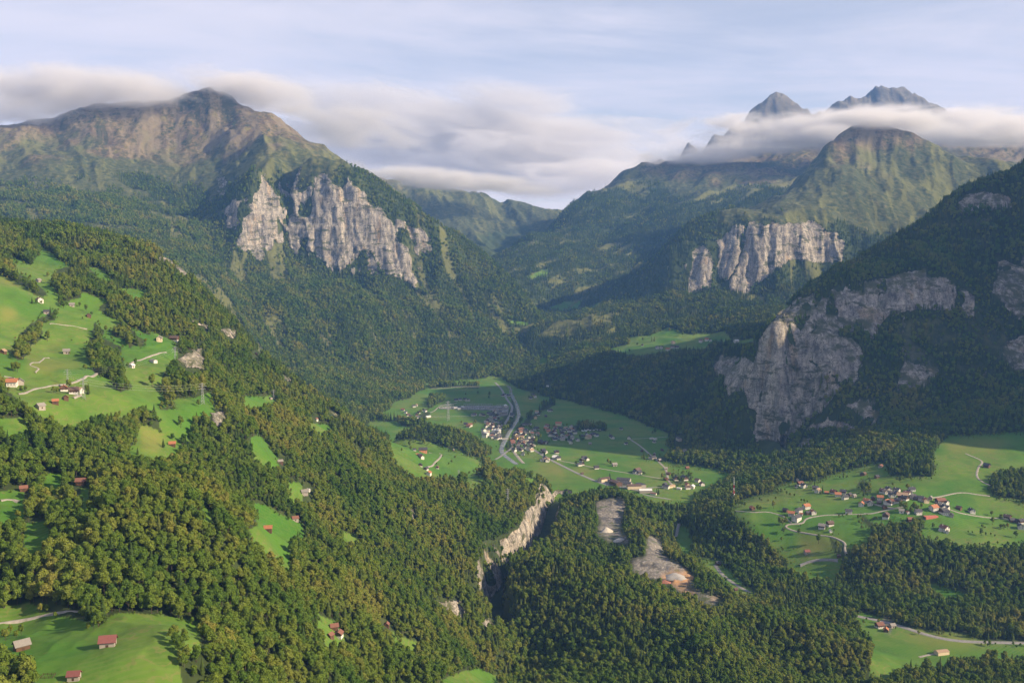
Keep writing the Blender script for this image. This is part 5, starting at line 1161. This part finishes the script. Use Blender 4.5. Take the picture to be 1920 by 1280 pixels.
for i, (zx, zy) in enumerate([(548, 408), (570, 402), (598, 405), (615, 398), (640, 405), (660, 395), (680, 402), (705, 390), (725, 398), (750, 400), (645, 345), (700, 462), (718, 466), (560, 412), (590, 412)]):
    q = hit(*ZB([(zx, zy)])[0]); e = bpy.data.objects.new('caravan', None); COL.objects.link(e); e.location = (q[0], q[1], q[2] + .1); e.rotation_euler = (0, 0, random.uniform(-.5, .9)); e.scale = (1.15,) * 3
    for n, m_ in (('cabin', cm), ('wheel', wm), ('window', gm)): part(n, m_, e)
    tag(e, 'white caravan parked before the dark hedge of the valley campsite', 'caravan', 'caravans on the valley campsite')
# substation gantries
V, F = bars([((-8, 0, -1), (-8, 0, 13)), ((8, 0, -1), (8, 0, 13)), ((-9, 0, 12), (9, 0, 12)), ((-9, 0, 13), (9, 0, 13)), ((-8, 0, 12), (-4, 0, 13)), ((-4, 0, 13), (0, 0, 12)), ((0, 0, 12), (4, 0, 13)), ((4, 0, 13), (8, 0, 12)), ((0, 0, -1), (0, 0, 12))], .32)
gme = bpy.data.meshes.new('portal_frame'); gme.from_pydata(V, [], F); gme.materials.append(M_STEEL)
V, F = box_geo(-2, 2, -1.5, 1.5, -1, 4); tme = bpy.data.meshes.new('transformer'); tme.from_pydata(V, [], F); tme.materials.append(M_CONC)
for i, (zx, zy) in enumerate([(520, 390), (560, 388), (600, 386), (640, 384), (800, 378), (840, 378), (880, 376), (920, 376), (960, 376), (1000, 376), (1040, 378), (1080, 378), (820, 396), (870, 396), (930, 396), (990, 396), (1050, 396), (1170, 385), (1210, 385), (1150, 410), (1240, 425), (1200, 430)]):
    q = hit(*ZA([(zx, zy)])[0]); e = bpy.data.objects.new('substation_gantry', None); COL.objects.link(e); e.location = (q[0], q[1], q[2] + .2); e.rotation_euler = (0, 0, (i % 2) * .15)
    part('portal_frame', gme, e); part('transformer', tme, e, (4, -6, 0)); part('transformer', tme, e, (-4, -6, 0))
    tag(e, 'steel portal gantry with transformers in the valley substation yard', 'gantry', 'gantries of the substation')
# animal pen beside the lower hut
q = hit(90, 1268); e = bpy.data.objects.new('wooden_pen', None); COL.objects.link(e); e.location = (q[0], q[1], q[2]); e.rotation_euler = (0, 0, .1)
for i in range(4):
    for j in range(3):
        if i in (0, 3) or j in (0, 2):
            V, F = bars([((i * 2.2 - 3.3, j * 2.4 - 2.4, -.8), (i * 2.2 - 3.3, j * 2.4 - 2.4, 1.4))], .12); mesh_obj('post', V, F, M_DOOR, e)
for zz in (.5, 1.1):
    for a, b in (((-3.3, -2.4), (3.3, -2.4)), ((3.3, -2.4), (3.3, 2.4)), ((3.3, 2.4), (-3.3, 2.4)), ((-3.3, 2.4), (-3.3, -2.4))):
        V, F = bars([((*a, zz), (*b, zz))], .08); mesh_obj('rail', V, F, M_DOOR, e)
tag(e, 'small wooden post and rail pen beside the maroon-roofed hut', 'pen')
# heaps of crushed stone in the quarry
def heap(px, py, r, h, col, label):
    q = hit(px, py); g = np.random.default_rng(int(px)); V = [(0, 0, h)]; n = 18; F = []
    for i, (f, zf) in enumerate(((.3, .72), (.62, .34), (1.0, -.05), (1.15, -.5))):
        for k in range(n):
            t = 6.283 * k / n; rr = r * f * (1 + .22 * math.sin(2 * t + px) + g.normal() * .06); V.append((math.cos(t) * rr * 1.3, math.sin(t) * rr, h * zf * (1 + g.normal() * .05)))
    F += [(0, 1 + k, 1 + (k + 1) % n) for k in range(n)]
    for i in range(3):
        for k in range(n): a, b = 1 + i * n + k, 1 + i * n + (k + 1) % n; F.append((a, a + n, b + n, b))
    o = mesh_obj('gravel_heap', V, F, simple_mat('heap', col, .95, .3, .4), None, True); o.location = q; tag(o, label, 'heap'); BLOCK.append((q[0], q[1], r * 1.3)); clear_spot(px, py - 3, 8)
heap(1137, 996, 12, 10, (.42, .39, .34), 'pale pointed gravel heap below the dark quarry face')
heap(1163, 1012, 9, 5, (.38, .37, .35), 'low grey gravel heap beside the upper quarry floor')
heap(1265, 1080, 13, 7, (.30, .29, .28), 'grey stone heap in the lower quarry pit')
heap(1290, 1082, 10, 6, (.42, .25, .13), 'orange earth heap at the edge of the quarry pit')
heap(1246, 1090, 7, 3.5, (.30, .13, .09), 'reddish earth heap beside the quarry track')
# single trees and bushes standing in the open
def open_trees(conv, text, label, group, base=1.0):
    for it in text.split():
        f = it.split(','); (px, py), = conv([(float(f[0]), float(f[1]))]); q = hit(px, py)
        if not q: continue
        con = f[2] == 's'; nm = random.choice(CON_N if con else LEAF_N); s = base * float(f[3]) * random.uniform(.9, 1.1)
        plant(nm, q[0], q[1], q[2] - .4, s, random.uniform(0, 6.28), 'spruce_tree' if con else 'broadleaf_tree', ('spruce ' if con else 'round broadleaf tree ') + label, 'tree', ('spruces ' if con else 'broadleaf trees ') + group)
open_trees(ZC, '650,755,l,1.2 620,760,l,.9 690,750,l,.9 665,850,l,.85 840,860,l,.75 1065,965,l,1.05 550,565,l,.85 400,600,l,.8 370,600,l,.7 1005,250,l,.75 1020,320,s,.7 1110,385,s,.7 1090,400,s,.6 880,245,l,.7 180,540,l,.9 150,530,l,.8 220,540,l,.8 600,365,l,.6 570,350,l,.6 640,375,l,.6 700,410,l,.55 740,425,l,.55 790,432,l,.5 870,490,l,.5 900,498,l,.55 935,500,l,.5 1310,225,l,.6 1350,230,l,.6 1390,225,l,.6 390,470,l,.5 410,490,l,.5 490,490,l,.5 575,470,l,.5 1300,665,l,.45 1340,660,l,.45 1390,655,l,.45 640,940,l,.5 780,1040,l,.35 860,770,l,.4 1150,820,l,.5 1240,830,l,.5', 'alone on the terrace meadow', 'on the terrace meadow')
open_trees(ZD4, '830,905,l,.75 1405,985,l,.75 1460,985,l,.4 1530,745,l,.75 1420,895,l,.6 1450,900,l,.4 1540,850,l,.8 1680,910,l,.8 1640,900,l,.7 1720,900,l,.6 1820,1010,l,1 1640,795,l,.9 345,390,l,.7 440,345,l,.8 525,435,l,.9 440,650,l,1.1 490,690,l,1.1 600,680,l,1.1 560,700,l,1.0 640,700,l,.9 690,660,l,.7 680,880,l,1.1 620,950,l,1.1 560,930,l,1 590,900,l,1 150,800,l,.5 1570,1000,l,.35 1520,985,l,.35 1300,955,l,.35 1250,950,l,.35', 'beside the terrace village', 'beside the terrace village')
open_trees(ZE, '550,640,s,.7 580,700,l,.7 610,680,l,.8 520,930,l,.85 520,230,l,.85 185,100,l,.7 940,605,l,.65 870,560,l,.5 150,1260,l,1.0 190,1265,l,.8 1000,650,l,.45 900,690,l,.4 690,570,l,.9 720,560,l,.8 660,540,l,.7 350,520,s,.55 400,530,l,.5 450,525,l,.45 760,1070,l,.3 785,925,l,.22 1390,1215,l,.5 1480,1190,l,.6', 'standing on the steep hillside pasture', 'on the steep hillside pasture')
open_trees(ZF, '1305,485,l,.95 760,545,s,.6 740,540,l,.6 1550,830,l,.8 1700,650,l,.6 590,495,l,.8 460,535,l,.6 490,530,l,.55 180,515,l,.55 220,520,l,.5 730,340,l,.6 1480,930,l,.6 1400,1000,s,.6 1180,1060,s,.4', 'beside the hillside farm and its path', 'beside the hillside farm')
open_trees(ZA, '1065,262,l,1.1 1060,285,l,1 935,235,l,1 800,245,l,.9 1630,415,s,1.1 1690,950,s,.9 1500,925,l,.9 1650,440,l,.7 1540,265,l,1 1510,290,l,.9 750,560,l,.8 910,560,l,.9 890,580,l,.8 1225,580,l,.6 1190,590,l,.6 680,960,l,.6 640,1010,l,.6 610,1030,l,.5 540,940,l,.4 470,1030,l,.5 180,870,l,.7 170,830,l,1 330,800,l,1 80,880,l,.5 1350,850,l,.8 1290,770,l,.8 250,470,l,.9 290,460,l,.9 330,430,l,.9', 'in the valley fields beside the village', 'in the valley fields')
open_trees(ZB, '70,175,s,.9 125,695,s,1 860,475,s,.7 840,780,l,.8 870,785,l,.9 1340,440,l,1 1370,440,l,1 1450,950,l,.9 1470,960,s,.7 1570,960,l,1 1640,985,l,1.1 1680,990,l,1 1390,1120,s,.8 1410,1120,s,.8 860,960,s,.9 865,975,s,.8 1720,800,s,.6 1030,555,l,.5 410,500,l,1 400,510,l,1 560,515,l,.8 540,520,l,.8 480,790,l,.8 570,780,l,.8 1250,905,l,.7 1240,895,l,.6 20,555,l,1 30,500,l,.9 80,495,l,.9', 'standing among the valley barns', 'among the valley barns')
open_trees(lambda p: p, '185,1172,l,.5 176,1178,l,.45 165,1180,l,.4 192,1165,l,.5 20,1185,l,.5 40,1190,l,.45 30,1195,l,.4 10,1200,l,.5 322,1200,l,.55 330,1215,l,.5 338,1225,l,.55 345,1212,l,.6 328,1192,l,.5 345,1198,l,.55 350,1235,l,.6 340,1245,l,.5 75,1150,l,.45 88,1146,l,.4 60,1262,l,.6 50,1275,l,.7 30,1278,l,.6', 'with shrubby crown at the rim of the bright mown meadow', 'at the rim of the bright meadow')
open_trees(lambda p: p, '1205,640,l,1 1222,640,s,1.1 1227,640,s,1.2 1300,658,s,1.2 1308,660,s,1.2 1316,660,s,1.2 1325,658,s,1.1 1195,648,l,1 1180,660,l,.9 1270,625,l,1.3 1280,630,l,1.2 1255,622,l,1.2', 'on the far forest terrace', 'on the far terrace')
def garden(conv, x0, x1, y0, y1, n, label, group):
    k = 0
    while k < n:
        (px, py), = conv([(random.uniform(x0, x1), random.uniform(y0, y1))]); q = hit(px, py)
        if min(math.hypot(q[0] - H[1], (q[1] - H[2]) * .8) for H in HOUSES) < 9 or np.hypot(RIVER[:, 0] - q[0], RIVER[:, 1] - q[1]).min() < 12: k += .2; continue
        open_trees(lambda p: p, f'{px},{py},{random.choice("llls")},{random.uniform(.4, .85):.2f}', label, group); k += 1
garden(ZA, 1330, 1620, 600, 900, 30, 'among the riverside village houses', 'of the riverside village')
garden(ZB, 100, 700, 340, 560, 26, 'among the main village quarter houses', 'of the main village quarter')
print('objects', round(time.time() - T0, 1))
TX, TY, TZ, TS = scatter()
tid = np.round(grid_interp(ID.astype(float), TX, TY)).astype(int)
col_ = np.clip(np.round(np.interp(TX / TY, TG, np.arange(NT))).astype(int), 0, NT - 1)
row_ = np.clip(np.round(np.interp(np.log(TY), np.log(YG), np.arange(NY))).astype(int), 0, NY - 1)
tid = ID[col_, row_]
bl = np.zeros(len(K)); 
for n, p in (('valley_floor', .6), ('hillside', .84), ('wooded_hill', .78), ('plateau', .58), ('wooded_knoll', .35), ('rock_mountain', .42), ('wooded_shoulder', .22), ('ridge_mountain', .18), ('long_mountain', .15), ('cliff_mountain', .46)): bl[K[n]] = p
pb = bl[tid]
pb = np.where((tid == K['hillside']) & (TY > 1900) & (TX < -300), 0.40, pb)
pb = np.clip(pb + 0.45 * fbm(TX, TY, 130, 3, 500), 0.04, 0.97)
pb = np.where((tid == K['hillside']) & (TY < 1000), np.maximum(pb, 0.93), pb)
isleaf = rng.random(len(TX)) < pb
# ragged scrub along the meadow edges
me_ = soft(meadow, 5); edge = meadow & (me_ < 0.93) & (me_ > 0.15)
ex, ey = grid_points(450, 3000, 5.0); k = (lookup(edge.astype(np.float32), ex, ey) > .5) & (rng.random(len(ex)) < .20) & free_of_blocks(ex, ey); ex, ey = ex[k], ey[k]
nb_ = len(ex)
TX = np.r_[TX, ex]; TY = np.r_[TY, ey]; TZ = np.r_[TZ, ground(ex, ey)]; TS = np.r_[TS, np.full(nb_, 7.0)]
tid = np.r_[tid, ID[np.clip(np.round(np.interp(ex / ey, TG, np.arange(NT))).astype(int), 0, NT - 1), np.clip(np.round(np.interp(np.log(ey), np.log(YG), np.arange(NY))).astype(int), 0, NY - 1)]]
isleaf = np.r_[isleaf, np.ones(nb_, bool)]
tsc = rng.uniform(0.58, 1.18, len(TX)) * (1 + 0.25 * fbm(TX, TY, 70, 2, 510)) * np.clip(TS / 7.2, 0.88, 1.4)
tsc[len(TX) - nb_:] *= rng.uniform(.22, .55, nb_)
tsc = np.where(isleaf, tsc, tsc * 0.86)
trot = rng.uniform(0, 6.283, len(TX))
ppx, ppy = project(TX, TY, TZ)
near = TY < 2300
kind = np.where(near, np.where(isleaf, 3 + rng.integers(0, 4, len(TX)), rng.integers(0, 3, len(TX))), np.where(isleaf, 8 + rng.integers(0, 2, len(TX)), 7))
NAMES = CON_N + LEAF_N + FARC + FARL
print('trees', len(TX), [int((kind == k).sum()) for k in range(10)], round(time.time() - T0, 1))
inframe = (ppx > 5) & (ppx < 1915) & (ppy > 10) & (ppy < 1295)
single = np.zeros(len(TX), bool)
N_LEAF, N_CON = 90, 150
for lf, n in ((True, N_LEAF), (False, N_CON)):
    c = np.where(inframe & near & (isleaf == lf))[0]
    c = c[np.argsort(-(tsc[c] / TY[c]))][:n]; single[c] = True

def forest_nodes(names):
    ng = bpy.data.node_groups.new('forest_points', 'GeometryNodeTree')
    ng.interface.new_socket('Geometry', in_out='INPUT', socket_type='NodeSocketGeometry'); ng.interface.new_socket('Geometry', in_out='OUTPUT', socket_type='NodeSocketGeometry')
    gi = ng.nodes.new('NodeGroupInput'); go = ng.nodes.new('NodeGroupOutput'); jn = ng.nodes.new('GeometryNodeJoinGeometry')
    def attr(n, t):
        a = ng.nodes.new('GeometryNodeInputNamedAttribute'); a.data_type = t; a.inputs['Name'].default_value = n
        return next(o for o in a.outputs if o.enabled and o.name == 'Attribute')
    kd, scl, rot = attr('kind', 'INT'), attr('size', 'FLOAT'), attr('turn', 'FLOAT')
    cx = ng.nodes.new('ShaderNodeCombineXYZ'); ng.links.new(rot, cx.inputs[2])
    for i in names:
        oi = ng.nodes.new('GeometryNodeObjectInfo'); oi.inputs['Object'].default_value = PROTO[NAMES[i]]['obj']; oi.inputs['As Instance'].default_value = True
        cp = ng.nodes.new('FunctionNodeCompare'); cp.data_type = 'INT'; cp.operation = 'EQUAL'
        ins = [s for s in cp.inputs if s.enabled]; ng.links.new(kd, ins[0]); ins[1].default_value = i
        ip = ng.nodes.new('GeometryNodeInstanceOnPoints')
        ng.links.new(gi.outputs[0], ip.inputs['Points']); ng.links.new(cp.outputs[0], ip.inputs['Selection']); ng.links.new(oi.outputs['Geometry'], ip.inputs['Instance'])
        ng.links.new(cx.outputs[0], ip.inputs['Rotation']); ng.links.new(scl, ip.inputs['Scale'])
        ng.links.new(ip.outputs[0], jn.inputs[0])
    ng.links.new(jn.outputs[0], go.inputs[0])
    return ng
GN_ALL = forest_nodes(range(10))
def forest(sel, label):
    i = np.where(sel)[0]
    if not len(i): return
    me = bpy.data.meshes.new('forest'); me.vertices.add(len(i))
    me.vertices.foreach_set('co', np.c_[TX[i], TY[i], TZ[i] - 0.4].astype(np.float32).ravel())
    for n, t, v in (('kind', 'INT', kind[i].astype(np.int32)), ('size', 'FLOAT', tsc[i].astype(np.float32)), ('turn', 'FLOAT', trot[i].astype(np.float32))):
        me.attributes.new(n, t, 'POINT').data.foreach_set('value', v)
    o = bpy.data.objects.new('forest', me); COL.objects.link(o)
    md = o.modifiers.new('trees', 'NODES'); md.node_group = GN_ALL
    tag(o, label, 'forest', None, 'stuff')
rest = ~single
hl = tid == K['hillside']
forest(rest & hl & (TY < 1250), 'olive and yellowing broadleaf wood around the bright meadow with sheds')
forest(rest & hl & (TY >= 1250) & (TX < -330), 'mixed wood on the steep hillside around the chalet pastures')
forest(rest & hl & (TY >= 1250) & (TX >= -330), 'dense green wood on the slope falling to the pale gorge wall')
forest(rest & (tid == K['wooded_hill']), 'dark mixed wood on the low hills between gorge and quarry')
forest(rest & (tid == K['plateau']), 'dark spruce and beech wood below the village terrace')
forest(rest & (tid == K['wooded_knoll']), 'spruce wood on the small knoll beside the river village')
forest(rest & (tid == K['valley_floor']), 'tree belts along the river and streams of the valley floor')
forest(rest & (tid == K['rock_mountain']), 'shaded forest on the dark mountain with vertical rock walls')
forest(rest & (tid == K['wooded_shoulder']), 'shaded spruce forest on the low shoulder behind the valley village')
forest(rest & (tid == K['cliff_mountain']), 'forest on the mountain flank under the tall pale cliff')
forest(rest & (tid == K['ridge_mountain']), 'forest around the sunlit cliff below the pointed cloudy ridge')
forest(rest & (tid == K['long_mountain']), 'bluish distant forest on the long mountain slope in the side valley')

def wood_place(x, y, px, py):
    if px < 140 and py > 1195: return 'in the corner wood beside the grey-roofed barn'
    if y < 640: return 'on the spur that shades the bright shed meadow'
    if y < 830 and px < 420: return 'in the wood wall behind the bright shed meadow'
    if px < 420: return 'on the wooded dome behind the bright shed meadow'
    return 'on the slope falling from the bright shed meadow to the valley'
for i in np.where(single)[0]:
    w = wood_place(TX[i], TY[i], ppx[i], ppy[i])
    if isleaf[i]: plant(NAMES[kind[i]], TX[i], TY[i], TZ[i] - .4, tsc[i], trot[i], 'broadleaf_tree', 'broadleaf tree ' + w, 'tree', 'broadleaf trees ' + w)
    else: plant(NAMES[kind[i]], TX[i], TY[i], TZ[i] - .4, tsc[i], trot[i], 'spruce_tree', 'dark spruce ' + w, 'tree', 'spruces ' + w)
print('forest', round(time.time() - T0, 1))
# ------------------------------------------------------------------ haze and clouds
def haze():
    x0, x1, y0, y1, z0, z1 = -22000, 30000, -1500, 12700, -60, 3100
    V = [(x, y, z) for z in (z0, z1) for y in (y0, y1) for x in (x0, x1)]
    F = [(0, 2, 3, 1), (4, 5, 7, 6), (0, 1, 5, 4), (2, 6, 7, 3), (0, 4, 6, 2), (1, 3, 7, 5)]
    m = bpy.data.materials.new('haze'); m.use_nodes = True; nt = m.node_tree; nt.nodes.clear()
    v = nd(nt, 'ShaderNodeVolumePrincipled'); v.inputs['Color'].default_value = HAZE_C; v.inputs['Density'].default_value = HAZE_D; v.inputs['Anisotropy'].default_value = 0.0
    o = nd(nt, 'ShaderNodeOutputMaterial'); nt.links.new(v.outputs[0], o.inputs['Volume'])
    ob = mesh_obj('haze', V, F, m); tag(ob, None, None, None, 'stuff')
HAZE_D = 3.0e-5
HAZE_C = (0.20, 0.45, 1.0, 1)
haze()
def cloud(label, px, py, Y, rx, ry, rz, dens, tilt=0.0, seed=0, ns=300.0, cut=0.42, flat=0.35, stretch=1.5, steps=0.35, alb=0.85):
    """a bank of cloud: a closed lens-shaped hull filled with uneven droplets"""
    c = P(px, py, Y)
    bm = bmesh.new(); bmesh.ops.create_icosphere(bm, subdivisions=3, radius=1.0)
    V = [(v.co.x * rx * 1.12, v.co.y * ry * 1.12, v.co.z * rz * 1.12) for v in bm.verts]; F = [[v.index for v in f.verts] for f in bm.faces]; bm.free()
    m = bpy.data.materials.new('cloud'); m.use_nodes = True; nt = m.node_tree; nt.nodes.clear()
    tc = nd(nt, 'ShaderNodeTexCoord'); p = tc.outputs['Object']
    q = mapping(nt, p, scale=(1 / rx, 1 / ry, 1 / rz))
    ln = nd(nt, 'ShaderNodeVectorMath'); ln.operation = 'LENGTH'; nt.links.new(q, ln.inputs[0])
    fall = maprange(nt, ln.outputs['Value'], 0.15, 1.05, 1.0, 0.0, smooth=False)
    n = noise(nt, mapping(nt, p, scale=(1 / (ns * stretch), 1 / (ns * stretch), 1 / (ns * 0.55)), loc=(seed * 3.7, seed * 1.3, seed * 2.1)), 1.0, 7, 0.62, 0.6)
    d = mth(nt, 'ADD', mth(nt, 'MULTIPLY', fall, 0.75), mth(nt, 'MULTIPLY', mth(nt, 'SUBTRACT', n, 0.5), 1.5))
    d = maprange(nt, d, cut - 0.15, cut + 0.34, 0.0, 1.0)
    d = mth(nt, 'MULTIPLY', d, maprange(nt, ln.outputs['Value'], 0.75, 1.05, 1.0, 0.0))
    d = mth(nt, 'MULTIPLY', d, dens)
    v = nd(nt, 'ShaderNodeVolumePrincipled'); v.inputs['Color'].default_value = (alb * 1.01, alb, alb * 1.01, 1); v.inputs['Anisotropy'].default_value = 0.15
    nt.links.new(d, v.inputs['Density'])
    o = nd(nt, 'ShaderNodeOutputMaterial'); nt.links.new(v.outputs[0], o.inputs['Volume'])
    m.cycles.volume_step_rate = steps
    ob = mesh_obj('cloud', V, F, m); ob.location = c; ob.rotation_euler = (0, tilt, 0)
    tag(ob, label, 'cloud', None, 'stuff')
cloud('cream cloud lying along the summit of the mountain with the tall cliff', 150, 170, 7150, 1800, 520, 230, 0.0085, 0.02, 1, cut=.36)
cloud('rounded cloud cap spilling over the summit above the tall cliff', 455, 165, 7080, 640, 330, 200, 0.008, 0.16, 2, cut=.34)
cloud('low wisp of cloud on the far end of the cliff mountain ridge', 20, 203, 6950, 760, 260, 165, 0.0065, 0.0, 3, cut=.36)
cloud('grey cloud linking the cliff mountain to the valley cloud deck', 640, 225, 9000, 950, 600, 330, 0.0042, 0.22, 8, cut=.36, alb=.78)
cloud('broad layered grey cloud deck filling the gap between the mountains', 890, 265, 15600, 4800, 1700, 1150, 0.0030, 0.11, 4, ns=520, cut=.34, stretch=2.6, alb=.76)
cloud('bright cloud under the deck at the head of the side valley', 1130, 325, 14500, 1900, 900, 420, 0.0032, 0.05, 9, ns=380, cut=.36, stretch=2.4, alb=.78)
cloud('flat cloud bank lying between the pointed ridge and the jagged peaks', 1640, 243, 8650, 2400, 560, 240, 0.0105, -0.03, 5, cut=.33)
cloud('thin tail of cloud on the long mountain slope', 1330, 288, 8950, 1000, 400, 150, 0.0065, -0.09, 6, cut=.34)
cloud('cloud behind the right shoulder of the pointed ridge', 1860, 245, 7900, 900, 420, 230, 0.0085, 0.0, 7, cut=.34)
cloud('thin veil of cloud resting on top of the pointed ridge', 1665, 222, 6950, 620, 260, 100, 0.012, 0.0, 10, cut=.32)
cloud('grey cloud sinking onto the far ridge at the valley head', 830, 335, 9200, 1500, 420, 150, 0.010, 0.09, 11, cut=.34, alb=.82)
